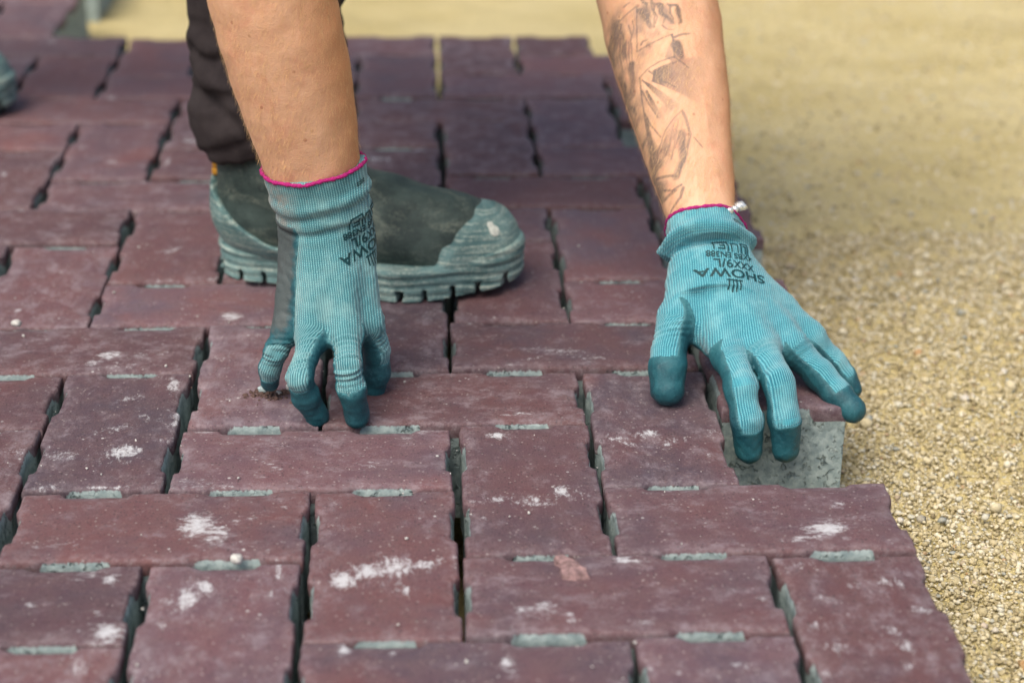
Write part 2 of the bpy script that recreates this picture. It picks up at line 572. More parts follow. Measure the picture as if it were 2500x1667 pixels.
class Tube:                                    # straight limb: axis a->b, half width w(t), depth ratio e, section turned by lateral L
    def __init__(s, a, b, lat, ts, ws, es):
        s.a, s.b = np.asarray(a, float), np.asarray(b, float)
        s.len = np.linalg.norm(s.b - s.a)
        s.A = (s.b - s.a) / s.len
        s.L = nz(np.asarray(lat) - np.dot(lat, s.A) * s.A)
        s.D = np.cross(s.A, s.L)
        if s.D[1] > 0:
            s.D = -s.D                         # towards the viewer's side
        s.ts, s.ws, s.es = np.asarray(ts), np.asarray(ws), np.asarray(es)

    def loc(s, p):
        q = p - s.a
        return q @ s.A, q @ s.L, q @ s.D

    def radial(s, p):
        t, l, d = s.loc(p)
        w, e = np.interp(t, s.ts, s.ws), np.interp(t, s.ts, s.es)
        rr = np.sqrt(l * l + (d / e) ** 2)
        return (rr - w) * np.where(rr > 1e-6, np.sqrt((l * l + d * d) / np.maximum(rr * rr, 1e-12)), 1)

    def sdf(s, p, grow=0.0):
        t, l, d = s.loc(p)
        w = np.interp(t, s.ts, s.ws)
        e = np.interp(t, s.ts, s.es)
        rr = np.sqrt(l * l + (d / e) ** 2)
        k = (rr - w) * np.where(rr > 1e-6, np.sqrt((l * l + d * d) / np.maximum(rr * rr, 1e-12)), 1)
        return np.maximum(k - grow, np.maximum(s.ts[0] - t, t - s.ts[-1]))


# ================================================================ SETTING
# ---- sand bed: one sheet out to the horizon, fine where it is near
def graded(lo, a, b, hi, fine, ratio=1.12):
    c = list(np.arange(a, b, fine))
    st = fine
    x = c[-1]
    while x < hi:
        st *= ratio
        x += st
        c.append(x)
    st = fine
    x = c[0]
    pre = []
    while x > lo:
        st *= ratio
        x -= st
        pre.append(x)
    return np.array(pre[::-1] + c)


xs = graded(-60, 0.10, 0.62, 60, 0.0028)
ys = graded(-20, -0.62, 0.25, 80, 0.0028)
X, Y = np.meshgrid(xs, ys, indexing='ij')
P3 = np.stack([X.ravel(), Y.ravel(), np.zeros(X.size)], 1)
w1, w2, w3, w4 = Wob(1, 0.25), Wob(2, 0.05), Wob(3, 0.018, 14), Wob(4, 0.008, 16)
near = np.exp(-np.maximum(0, np.hypot(P3[:, 0] - 0.3, P3[:, 1] + 0.2) - 0.5) / 0.25)
SAND_Z = -0.078
Z = SAND_Z + 0.003 * w1(P3) * np.exp(-np.hypot(P3[:, 0], P3[:, 1]) / 4) + near * (0.0022 * w2(P3) + 0.0014 * w3(P3) + 0.0012 * w4(P3) - 0.0018)
under = (P3[:, 0] < 0.195) & (P3[:, 1] < 1.0)
Z = np.where(under, np.minimum(Z, SAND_Z - 0.004 - 0.08 * (P3[:, 0] < 0.165)), Z)  # sand dropped into an unseen void under the bricks to darken the joints
P3[:, 2] = Z
nx, ny = len(xs), len(ys)
ij = (np.arange(nx - 1)[:, None] * ny + np.arange(ny - 1)[None]).ravel()
sand = link('sand_bed', mesh_np('sand_bed', P3, np.stack([ij, ij + ny, ij + ny + 1, ij + 1], 1)), M_SAND)
tag(sand, kind='structure')

# ---- loose grains on the sand, too many to count
ICO_V, ICO_F = None, None
bm = bmesh.new()
bmesh.ops.create_icosphere(bm, subdivisions=1, radius=1)
ICO_V = np.array([v.co[:] for v in bm.verts])
ICO_F = np.array([[v.index for v in f.verts] for f in bm.faces])
bm.free()


def pebbles(pts, rad, rng, flat=0.7):
    n = len(pts)
    v = ICO_V[None] * (1 + rng.uniform(-0.36, 0.36, (n, len(ICO_V), 1)))
    v = v * (rad[:, None, None] * np.stack([rng.uniform(0.75, 1.3, n), rng.uniform(0.75, 1.3, n), rng.uniform(0.5, 1.0, n) * flat / 0.7], 1)[:, None, :])
    a = rng.uniform(0, 6.28, n)
    ca, sa = np.cos(a)[:, None], np.sin(a)[:, None]
    x = v[..., 0] * ca - v[..., 1] * sa
    y = v[..., 0] * sa + v[..., 1] * ca
    v = np.stack([x, y, v[..., 2]], -1) + pts[:, None, :]
    f = ICO_F[None] + (np.arange(n) * len(ICO_V))[:, None, None]
    return v.reshape(-1, 3), f.reshape(-1, 3)


n1 = 80000
u = RNG.random(n1)
gx = 0.185 + 0.50 * RNG.random(n1) ** 1.15
gy = -0.62 + 1.05 * RNG.random(n1) ** 1.25
gr = 0.0007 + 0.0017 * RNG.random(n1) ** 2.2 + (RNG.random(n1) > 0.988) * RNG.uniform(0.0008, 0.0028, n1)
gp = np.stack([gx, gy, np.zeros(n1)], 1)
gp[:, 2] = SAND_Z + 0.003 * w1(gp) + 0.0022 * w2(gp) + 0.0014 * w3(gp) - 0.0004 + gr * RNG.uniform(-0.5, 0.9, n1)
tone = np.clip(RNG.normal(0.5, 0.22, n1), 0, 0.84)
odd = RNG.random(n1)
tone = np.where(odd > 0.955, RNG.uniform(0.86, 1.0, n1), tone)
pv, pf = pebbles(gp, gr, RNG)
n4 = 70                                        # a few real pebbles
g4 = np.stack([RNG.uniform(.20, .55, n4), RNG.uniform(-.6, .35, n4), np.zeros(n4)], 1)
g4[:, 2] = SAND_Z + 0.001
r4 = RNG.uniform(.0028, .0052, n4)
gp, gr = np.concatenate([gp, g4]), np.concatenate([gr, r4])
pv4, pf4 = pebbles(g4, r4, RNG)
pf = np.concatenate([pf, pf4 + len(pv)])
pv = np.concatenate([pv, pv4])
tone = np.concatenate([tone, RNG.choice([.62, .75, .84, .90, .96, 1.0], n4)])
n2 = 16000
g2 = np.stack([0.17 + 1.1 * RNG.random(n2) ** 1.3, 0.25 + 1.5 * RNG.random(n2) ** 1.4, np.zeros(n2)], 1)
r2 = 0.0011 + 0.0024 * RNG.random(n2) ** 3
ok = (g2[:, 0] > 0.22) | (g2[:, 1] > 1.03)
g2, r2 = g2[ok], r2[ok]
g2[:, 2] = SAND_Z + 0.003 * w1(g2) * np.exp(-np.hypot(g2[:, 0], g2[:, 1]) / 4) + r2 * 0.3
pv2, pf2 = pebbles(g2, r2, RNG)
pf = np.concatenate([pf, pf2 + len(pv)])
pv = np.concatenate([pv, pv2])
tone = np.concatenate([tone, np.clip(RNG.normal(0.55, 0.22, len(g2)), 0, 1)])
gravel = link('gravel', mesh_np('gravel', pv, pf, False, {'tone': np.repeat(tone, len(ICO_V))}), M_GRAVEL)
tag(gravel, kind='stuff', label='loose coarse grains and small pebbles strewn over the yellow sand')

# ---- the paving: interlocking bricks in a herringbone, each one an object
STAINS = []            # x, y, rx, ry, angle, strength (world, metres)


def stain(px, py, rx, ry, ang=0.0, s=1.0):
    c = on(px / 0.9408, py / 0.9408, 0)
    k = ppm(c) * 0.9408
    STAINS.append((c[0], c[1], rx / k, ry / k / 0.42, math.radians(ang), s))


for a in [(450, 1205, 38, 26, 0, .95), (500, 1225, 32, 22, 0, .8), (560, 1205, 30, 10, 0, .35), (540, 1250, 60, 8, 0, .4),
          (790, 1330, 34, 16, 0, 1.0), (845, 1310, 40, 16, 10, .95), (905, 1300, 40, 20, 10, .9), (975, 1295, 34, 9, 0, .95), (930, 1352, 14, 9, 0, .95), (870, 1270, 18, 8, 0, .5), (790, 1215, 45, 14, 20, .35),
          (285, 1038, 40, 13, 10, .95), (140, 1045, 46, 12, 10, .62), (270, 985, 50, 8, 20, .6), (300, 915, 34, 6, 25, .7), (400, 885, 16, 14, 0, .85), (405, 960, 9, 34, 0, .8), (340, 960, 40, 8, -10, .5), (390, 1010, 36, 6, 10, .6), (240, 1113, 46, 4, 0, .8), (110, 1115, 36, 8, 10, .6), (380, 1110, 14, 14, 40, .7), (340, 868, 60, 6, 0, .5), (200, 900, 30, 10, 15, .35),
          (245, 1447, 34, 17, 0, 1.0), (430, 1368, 26, 24, 0, .9), (470, 1342, 20, 14, 20, .95), (405, 1385, 20, 14, 20, .7), (640, 1305, 10, 22, 10, .8), (612, 1362, 22, 10, 0, .6), (200, 1310, 44, 16, 0, .62), (255, 1325, 20, 10, 0, .8), (70, 1385, 9, 6, 0, .8), (220, 1400, 14, 8, 0, .7), (370, 1430, 18, 9, 0, .6), (180, 1530, 26, 22, 0, .7), (160, 1500, 20, 14, 0, .5),
          (1165, 1520, 17, 12, 0, 1.0), (792, 1490, 12, 14, 0, .95), (900, 1500, 12, 8, 0, .7), (1430, 1290, 20, 7, 0, 1.0), (1460, 1293, 28, 4, 0, .9), (1250, 1400, 30, 14, 10, .75), (1310, 1420, 20, 10, 0, .7), (1200, 1410, 20, 12, 10, .6), (1430, 1405, 14, 6, 0, .6), (1480, 1430, 40, 8, 0, .5),
          (1900, 1215, 46, 14, 8, 1.0), (1840, 1236, 36, 5, 8, .9), (1925, 1160, 26, 7, 0, .7), (1915, 1135, 16, 5, 0, .6), (1545, 1118, 40, 10, 0, .6), (1540, 1160, 34, 7, 0, .6), (1900, 1110, 14, 4, 0, .8), (1500, 1110, 20, 8, 0, .5),
          (1490, 990, 24, 7, 0, .95), (1420, 1000, 30, 6, 0, .8), (1445, 1015, 20, 6, 0, .7), (1640, 985, 18, 6, 0, .7), (1630, 1040, 10, 8, 0, .6), (1140, 1000, 22, 7, 0, .95), (1160, 1025, 10, 8, 0, .4), (1290, 1125, 20, 10, 0, .95), (1220, 1150, 40, 10, 0, .75), (1140, 1145, 24, 8, 0, .7), (1110, 1185, 10, 6, 0, .5), (1350, 1135, 14, 8, 0, .6),
          (930, 1000, 20, 10, 0, .5), (1000, 1065, 30, 4, 10, .55), (620, 1065, 8, 22, 40, .7), (850, 1060, 14, 12, 0, .6), (500, 1015, 40, 5, 0, .45), (760, 985, 80, 4, 0, .45), (470, 985, 24, 8, 0, .7), (980, 985, 30, 6, 0, .6),
          (2050, 1440, 14, 10, 0, .9), (2110, 1395, 30, 8, 0, .75), (2000, 1440, 20, 6, 0, .5), (2030, 1330, 14, 8, 0, .95), (2065, 1335, 14, 7, 0, .9), (1890, 1370, 24, 6, 0, .65), (1960, 1340, 20, 8, 0, .6), (1880, 1430, 24, 6, 10, .7), (1920, 1480, 24, 9, 0, .8), (2080, 1480, 16, 10, 0, .8), (1850, 1290, 30, 8, 0, .5), (1960, 1300, 30, 4, 0, .4), (2080, 1520, 20, 10, 0, .5), (1900, 1540, 30, 8, 0, .6), (1700, 1530, 20, 10, 0, .6),
          (532, 727, 26, 8, 0, .95), (600, 712, 14, 8, 0, .5), (385, 575, 40, 7, 35, .62), (380, 640, 40, 6, 0, .4), (250, 815, 24, 9, 20, .95), (215, 832, 14, 6, 10, .9), (40, 705, 8, 5, 0, .9), (215, 690, 8, 10, 0, .7),
          (260, 370, 7, 18, -20, .85), (440, 325, 16, 12, 50, .8), (385, 370, 7, 14, 0, .9), (330, 410, 10, 6, 0, .8), (75, 390, 8, 8, 0, .8), (70, 420, 20, 8, 0, .4), (10, 400, 12, 8, 0, .7), (30, 350, 24, 6, 20, .5), (125, 340, 8, 8, 0, .6), (255, 225, 20, 5, 0, .7), (60, 485, 20, 6, 0, .7),
          (860, 365, 50, 9, 0, .75), (965, 345, 16, 6, 0, .9), (915, 330, 9, 6, 0, .8), (1545, 485, 10, 5, 0, .9), (1300, 485, 9, 5, 0, .6), (120, 95, 14, 12, 0, .6), (90, 90, 80, 6, 0, .35), (150, 105, 40, 6, 0, .4), (370, 140, 14, 8, 0, .4)]:
    stain(*a)
sr = np.random.default_rng(77)
for x, y, rx, ry, an, s in list(STAINS):
    if s > 0.6:
        STAINS.append((x + sr.normal(0, .006), y + sr.normal(0, .004), rx * sr.uniform(1.5, 2.6), ry * sr.uniform(1.3, 2.2), an + sr.normal(0, .2), s * sr.uniform(.38, .55)))
for i in range(150):
    STAINS.append((sr.uniform(-.75, .2), sr.uniform(-.56, .6), sr.uniform(.006, .035), sr.uniform(.002, .010), sr.normal(.15, .35), sr.uniform(.25, .55)))
STN = np.array(STAINS)
RECL = ((0.13, 0.385), (0.625, 0.88))
RECS = ((0.26, 0.72),)


def recess(f, spans, L):
    r = np.zeros_like(f)
    for a, b in spans:
        e = 0.0052 / L
        r = np.maximum(r, np.clip((f - a) / e, 0, 1) * np.clip((b - f) / e, 0, 1))
    return r * r * (3 - 2 * r)


def brick_mesh(Lx, Ly, step, rng, world_xf=None, shy=0.0):
    """A paver lying along x: top grid drawn in to the outline, then rings down the sides."""
    g = 0.0012
    nx_, ny_ = max(4, round(Lx / step)), max(3, round(Ly / step))
    hx, hy = Lx / 2 - g, Ly / 2 - g
    uu, vv = np.linspace(-1, 1, nx_ + 1), np.linspace(-1, 1, ny_ + 1)
    uu = np.concatenate([[-1], [-1 + 0.0011 / hx], uu[1:-1], [1 - 0.0011 / hx], [1]])
    vv = np.concatenate([[-1], [-1 + 0.0011 / hy], vv[1:-1], [1 - 0.0011 / hy], [1]])
    nx_, ny_ = nx_ + 2, ny_ + 2
    ph = rng.uniform(0, 6.28, 24)
    fr = rng.uniform(30, 420, 24)

    def rag(t, i):                              # ragged arris
        return sum(np.sin(t * fr[(i * 6 + j) % 24] + ph[(i * 6 + j) % 24]) for j in range(6)) * 0.00014

    sx = RECL if Lx > 0.15 else RECS
    sy = RECL if Ly > 0.15 else RECS

    def insets(x, y, i):
        """inset of the four sides seen from a boundary or inner point"""
        fx, fy = (x / hx + 1) / 2, (y / hy + 1) / 2
        return (recess(fx, sx, Lx), recess(fx, sx, Lx), recess(fy, sy, Ly), recess(fy, sy, Ly))

    def place(x, y, base, rec, i):
        """move rim points in by base + rec*recess with a falloff to the middle"""
        rs, rn, rw, re = insets(x, y, i)
        fall = 0.015
        ds, dn, dw, de = y + hy, hy - y, x + hx, hx - x
        k = lambda d: np.clip(1 - d / fall, 0, 1)
        X = x + (base + rec * rw + rag(y, 0)) * k(dw) - (base + rec * re + rag(y, 1)) * k(de)
        Y = y + (base + rec * rs + rag(x, 2)) * k(ds) - (base + rec * rn + rag(x, 3)) * k(dn)
        return X, Y, np.maximum.reduce([rs * k(ds), rn * k(dn), rw * k(dw), re * k(de)])

    gx_, gy_ = np.meshgrid(uu * hx, vv * hy, indexing='ij')
    x, y = gx_.ravel(), gy_.ravel()
    TX, TY, TR = place(x, y, 0.0016, 0.0052, 0)
    edge_d = np.minimum(np.minimum(x + hx, hx - x), np.minimum(y + hy, hy - y))
    TZ = -0.0005 * np.exp(-edge_d / 0.003) - 0.0011 * TR + 0.0004 * np.sin(x * 31 + ph[0]) * np.sin(y * 43 + ph[1])
    ring = [(i, 0) for i in range(nx_)] + [(nx_, j) for j in range(ny_)] + [(i, ny_) for i in range(nx_, 0, -1)] + [(0, j) for j in range(ny_, 0, -1)]
    ri = np.array([i * (ny_ + 1) + j for i, j in ring])
    bx, by = x[ri], y[ri]
    _, _, br = place(bx, by, 0, 0, 0)
    #       z      base    rec    wall(plain) wall(recess)
    prof = [(-0.0016, 0.0005, 0.0046, -0.5, -0.1), (-0.0036, 0.0001, 0.0039, -0.5, 0.55), (-0.0100, 0.0002, 0.0034, -0.3, 1.2),
            (-0.0130, 0.0010, 0.0031, 0.7, 1.2), (-0.030, 0.0012, 0.0028, 1.2, 1.2), (-0.079, 0.0012, 0.0026, 1.2, 1.2)]
    V = [np.stack([TX, TY, TZ], 1)]
    wall = [np.where(edge_d < 1e-6, -0.5 + 0.35 * TR, -0.6)]
    edge = [np.exp(-edge_d / 0.007)]
    F = []
    for i in range(nx_):
        for j in range(ny_):
            a = i * (ny_ + 1) + j
            F.append((a, a + ny_ + 1, a + ny_ + 2, a + 1))
    n0, prev = len(x), ri
    R = len(ri)
    for z, b, rc, wp, wr in prof:
        X_, Y_, rr = place(bx, by, b, rc, 0)
        V.append(np.stack([X_, Y_, np.full(R, z)], 1))
        wall.append(wp + (wr - wp - (shy if z > -.005 else 0.0)) * np.clip(br * 1.4, 0, 1))
        edge.append(np.full(R, 0.8))
        cur = n0 + np.arange(R)
        n0 += R
        nxt = np.roll(np.arange(R), -1)
        F.extend(np.stack([prev, cur, cur[nxt], prev[nxt]], 1).tolist())
        prev = cur
    V = np.concatenate(V)
    st = np.zeros(len(V))
    if world_xf is not None:
        wx, wy = world_xf(V[:, 0], V[:, 1])
        for cx, cy, rx, ry, an, s in STN:
            dx, dy = wx - cx, wy - cy
            if np.abs(dx).min() > 0.1 or np.abs(dy).min() > 0.2:
                continue
            ca, sa = math.cos(an), math.sin(an)
            q = ((dx * ca + dy * sa) / rx) ** 2 + ((-dx * sa + dy * ca) / ry) ** 2
            st = np.maximum(st, s * np.exp(-0.55 * q * q ** 0.25))
    st *= (V[:, 2] > -0.003)
    return mesh_np('brick', V, F, True, {'wall': np.concatenate(wall), 'edge': np.concatenate(edge), 'stain': st})


pave = bpy.data.objects.new('pavement', None)
COL.objects.link(pave)
tag(pave, kind='structure')
JX, JY = 0.0017, 0.0022
brick_rng = np.random.default_rng(5)
far_cache = {}


def lay(c0, r0, wc, hc, parent=pave, off=(0, 0, 0), rz=0.0, name='brick'):
    """brick covering columns c0..c0+wc and rows r0..r0+hc of the 100 mm grid"""
    cx, cy = (c0 + wc / 2) * 0.1, -(r0 + hc / 2) * 0.1
    jit = np.array([brick_rng.normal(0, 0.0009), brick_rng.normal(0, 0.0008), brick_rng.normal(0, 0.0009)])
    ang = brick_rng.normal(0, 0.006) + rz
    L, turned = max(wc, hc) * 0.1, hc > wc
    a = ang + (math.pi / 2 if turned else 0)
    px, py = cx + jit[0] + off[0], cy + jit[1] + off[1]
    ca, sa = math.cos(a), math.sin(a)
    xf = lambda X, Y: (px + X * ca - Y * sa, py + X * sa + Y * ca)
    near_ = cy < 0.25
    # long joints run wider along the depth of the picture than across it
    if near_ or abs(cy) < 1.3 and -0.75 < cx:
        me = brick_mesh(L - (JX if not turned else JY), 0.1 - (JY if not turned else JX), 0.0042 if near_ else 0.008, brick_rng, xf, (0.0 if brick_rng.random() > .3 else .35) if cy < .02 else (.75 if brick_rng.random() > .25 else .2))
    else:
        key = (L, brick_rng.integers(3))
        if key not in far_cache:
            far_cache[key] = brick_mesh(L - JX, 0.1 - JY, 0.009, brick_rng, None, .7)
        me = far_cache[key]
    o = link(name, me, M_BRICK, parent)
    o.location = (px, py, jit[2] + off[2])
    o.rotation_euler = (brick_rng.normal(0, 0.004), brick_rng.normal(0, 0.004), a)
    return o


HELD = (1, 0)
for a in range(-14, 12):
    for b in range(-24, 24):
        hx_, hr = 3 * a - b, 3 + a + b
        if -16 <= hr <= 8 and hx_ >= -12:
            lim = 2 if hr >= -10 else -6
            if hx_ + 2 <= lim:
                lay(hx_, hr, 2, 1)
        vx, vr = hx_ - 1, hr - 1
        if -16 <= vr <= 8 and vx >= -12 and (vx, vr) != HELD:
            lim = 2 if vr >= -10 else -6
            if vx + 1 <= lim:
                lay(vx, vr, 1, 2)
            elif vr == -11 and vx + 1 <= 2:
                lay(vx, -10, 1, 1)              # cut bricks that finish the far edge

held = lay(1, 0, 1, 2, parent=None, off=(-0.002, 0.012, 0.004), rz=0.012, name='paving_brick')
tag(held, 'purple brick with bare grey end being pushed into place by gloved fingers', 'brick')

# ================================================================ THE PERSON
def pA(x, y, d):
    return at(600 + x / 1.96, 300 + y / 1.96, d)


def pB(x, y, d):
    return at(1500 + x / 2.0357, 480 + y / 2.0357, d)


MM = 0.001
IMG_X = nz(_M @ np.array([1.0, 0, 0]))
VIEW = nz(CAM_LOC - np.array([-0.05, -0.15, 0.08]))      # from the hands towards the photographer


class Finger:
    def __init__(s, pts, rad, u0, dorsal, knit_len, side=0.0):
        s.p = [np.asarray(q, float) for q in pts]
        s.r = [q * MM for q in rad]
        s.u0 = u0 * MM
        s.len = sum(np.linalg.norm(s.p[i + 1] - s.p[i]) for i in range(len(s.p) - 1))
        s.dorsal = nz(dorsal)
        s.knit = knit_len * MM
        s.side = side
        s.lat = nz(np.cross(s.dorsal, nz(s.p[-1] - s.p[0])))
        if s.lat @ IMG_X < 0:
            s.lat = -s.lat

    def sdf(s, p):
        return chain(p, s.p, s.r, 0.005)

    def local(s, p):
        """along from the root, lateral, dorsal offset from the bone"""
        best = None
        acc = 0.0
        for i in range(len(s.p) - 1):
            a, ab = s.p[i], s.p[i + 1] - s.p[i]
            L = np.linalg.norm(ab)
            h = np.clip(((p - a) @ ab) / (L * L), 0, 1 if i < len(s.p) - 2 else 1.6)
            q = p - a - h[:, None] * ab
            d = np.linalg.norm(q, axis=1)
            cur = np.stack([d, acc + h * L, q @ s.lat, q @ s.dorsal], 1)
            best = cur if best is None else np.where(cur[:, :1] < best[:, :1], cur, best)
            acc += L
        return best[:, 1], best[:, 2], best[:, 3]


class Glove:
    def __init__(s, fingers, palm, cuff, wob_seed, folds, palm_dorsal, coat_palm, wrist_pt, arm, balls=(), coat_top=0.0, rolls=(), coat_low=0.5):
        s.f, s.palm, s.cuff = fingers, palm, cuff
        s.w = Wob(wob_seed, 0.020)
        s.w2 = Wob(wob_seed + 9, 0.007)
        s.folds = folds
        s.pd = nz(palm_dorsal)
        s.coat_palm = coat_palm
        s.wp = wrist_pt
        s.arm, s.balls, s.coat_top, s.rolls, s.coat_low = arm, balls, coat_top, rolls, coat_low

    def base(s, p):
        d = None
        for a, b, ra, rb in s.palm:
            e = cone(p, a, b, ra * MM, rb * MM)
            d = e if d is None else smin(d, e, 0.011)
        c = s.cuff.sdf(p)
        d = smin(d, c, 0.006)
        t, l, dd = s.cuff.loc(p)
        d = smin(d, np.maximum(s.arm.radial(p) - 0.0022, np.maximum(-0.005 - t, -0.004 - s.arm.loc(p)[0])), 0.004)
        d = np.maximum(d, t - s.cuff.ts[-1])
        fd = None
        for f in s.f:
            e = f.sdf(p)
            # bunched wool rings round the bent joints
            fd = e if fd is None else smin(fd, e, 0.0022)
        d = smin(d, fd, 0.0075)
        return d

    def sdf(s, p):
        d = s.base(p)
        d = d + 0.00045 * s.w(p)
        t, l, dd = s.cuff.loc(p)
        ph = np.arctan2(dd, l)
        for t0, wid, amp, tilt in s.rolls:
            d = d - amp * np.exp(-((t - t0 - tilt * l - .0012 * np.sin(2.3 * ph + t0 * 900)) / wid) ** 2) * (0.8 + 0.3 * np.sin(1.7 * ph + t0 * 500))
        nearm = np.abs(d) < 0.006
        if nearm.any():
            q = p[nearm]
            add = 0.00018 * s.w2(q)
            for f, spots in zip(s.f, s.folds):
                al, la, do = f.local(q)
                fdist = f.sdf(q)
                wgt = np.exp(-np.maximum(fdist, 0) / 0.003)
                for c0, wid, amp, skew in spots:
                    x = (al / MM + skew * la / MM - c0)
                    env = np.exp(-(x / wid) ** 2) * np.clip(0.35 + do / (f.r[0]), 0, 1)
                    add = add - wgt * env * amp * MM * np.cos(x * 2 * math.pi / 4.6 + 0.6 * s.w(q))
            d[nearm] += add
        return d

    def coat(s, p):
        """negative where the rubber dip reaches"""
        c = None
        wob = 0.0010 * s.w(p) + 0.0002 * s.w2(p)
        for f in s.f:
            al, la, do = f.local(p)
            tip = f.knit - al                                     # >0 on the knitted length
            under = do + f.side * la - 0.22 * f.r[0]              # >0 on the back
            e = np.minimum(tip, under)
            g = f.sdf(p) - 0.004
            e = np.maximum(e, g)
            c = e if c is None else np.minimum(c, e)
        q = p - s.wp
        pl = np.maximum((q @ s.pd) + s.coat_palm, (q @ s.cuff.A) - s.coat_top)
        pl = np.maximum(pl, (q @ -s.cuff.A) - s.coat_low)
        for bc, br in s.balls:
            pl = np.minimum(pl, np.linalg.norm(p - bc, axis=1) - br)
        return np.minimum(c, pl) + wob

    def uv(s, p):
        us, vs, ws = [], [], []
        t, l, d = s.cuff.loc(p)
        wpalm = np.exp(-np.maximum(np.minimum.reduce([cone(p, a, b, ra * MM, rb * MM) for a, b, ra, rb in s.palm]), -0.004) / 0.004)
        us.append(l)
        vs.append(-t)
        ws.append(np.maximum(wpalm, np.exp(-np.maximum(s.cuff.sdf(p), -0.004) / 0.004)))
        for f in s.f:
            al, la, do = f.local(p)
            us.append(f.u0 + la)
            vs.append((f.p[0] - s.cuff.a) @ -s.cuff.A + al)
            ws.append(np.exp(-np.maximum(f.sdf(p), -0.004) / 0.004) * np.clip(al / 0.012, 0.02, 1) * 1.2)
        ws = np.array(ws) + 1e-9
        ws /= ws.sum(0)
        return (np.array(us) * ws).sum(0), (np.array(vs) * ws).sum(0)


def ring_mesh(g, t, r, n=150, m=10, seed=1):
    tube = g.cuff
    rg = np.random.default_rng(seed)
    ph = rg.uniform(0, 6.28, 5)
    an = 2 * math.pi * np.arange(n) / n
    dirs = np.cos(an)[:, None] * tube.L + np.sin(an)[:, None] * tube.D
    ts = t - 0.0012
    lo_, hi_ = np.zeros(n) + 0.008, np.zeros(n) + 0.055
    for _ in range(18):
        mid = (lo_ + hi_) / 2
        ins = g.sdf(tube.a + tube.A * ts + dirs * mid[:, None]) < 0
        lo_, hi_ = np.where(ins, mid, lo_), np.where(ins, hi_, mid)
    V, F = [], []
    for i, a in enumerate(an):
        c = tube.a + tube.A * (t + 0.0006 * (math.sin(3 * a + ph[0]) + 0.6 * math.sin(7 * a + ph[1]))) + dirs[i] * (lo_[i] - 0.0003)
        rr = r * (1 + 0.16 * math.sin(40 * a + ph[2]) + 0.12 * math.sin(23 * a + ph[3]))
        for k in range(m):
            b = 2 * math.pi * k / m
            V.append(c + dirs[i] * rr * math.cos(b) + tube.A * rr * 0.9 * math.sin(b))
            F.append((i * m + k, i * m + (k + 1) % m, ((i + 1) % n) * m + (k + 1) % m, ((i + 1) % n) * m + k))
    return V, F


# ---- forearms, measured from their outlines
def fit_arm(tube, rows, wrist_in):
    """set half widths from measured silhouette rows: (photo y, left x, right x) on the 2352 picture"""
    c, w = [], []
    for y, xl, xr in rows:
        m = 0.5 * (xl + xr) / 0.9408
        # place on axis with the same photo height
        best = min((abs(((tube.a + tube.A * t - CAM_LOC) @ _M[:, 1]) / -((tube.a + tube.A * t - CAM_LOC) @ _M[:, 2]) * F_PX - (833.5 - y / 0.9408)), t) for t in np.linspace(-0.02, tube.len, 400))
        t = best[1]
        p = tube.a + tube.A * t
        c.append(t)
        w.append((xr - xl) / 0.9408 / 2 / ppm(p))
    o = np.argsort(c)
    return np.array(c)[o], np.array(w)[o]


def axis_from(rows, ytop, ybot, dtop, dbot):
    r0 = min(rows, key=lambda r: r[0])
    r1 = max(rows, key=lambda r: r[0])
    pb = at((r1[1] + r1[2]) / 2 / .9408, r1[0] / .9408, dbot)
    pt = at((r0[1] + r0[2]) / 2 / .9408, r0[0] / .9408, dtop)
    return pb, pt


ROWS_A = [(0, 480, 772), (80, 497, 786), (160, 521, 800), (240, 551, 814), (320, 585, 824), (395, 613, 831)]
ROWS_B = [(0, 1372, 1645), (80, 1381, 1649), (160, 1398, 1654), (240, 1424, 1660), (320, 1455, 1668), (400, 1490, 1678), (490, 1530, 1690)]


def make_arm(rows, dtop, dbot, e_top, e_bot, low):
    pb, pt = axis_from(rows, 0, 0, dtop, dbot)
    A = nz(pt - pb)
    elbow = pb + A * 0.245
    t = Tube(pb - A * low, elbow, IMG_X, [0, 1], [0.03, 0.03], [1, 1])
    ts, ws = fit_arm(t, rows, 0)
    ts = np.concatenate([[-0.002, ], ts, [t.len]])
    ws = np.concatenate([[ws[0] * 0.93], ws, [ws[-1] * 0.93]])
    t.ts, t.ws = ts, ws
    t.es = np.interp(ts, [0, t.len], [e_bot, e_top])
    t.len_ = t.len
    return t


armA = make_arm(ROWS_A, -.150, -.136, .92, .74, .030)
armB = make_arm(ROWS_B, .060, -.078, .95, .84, .026)

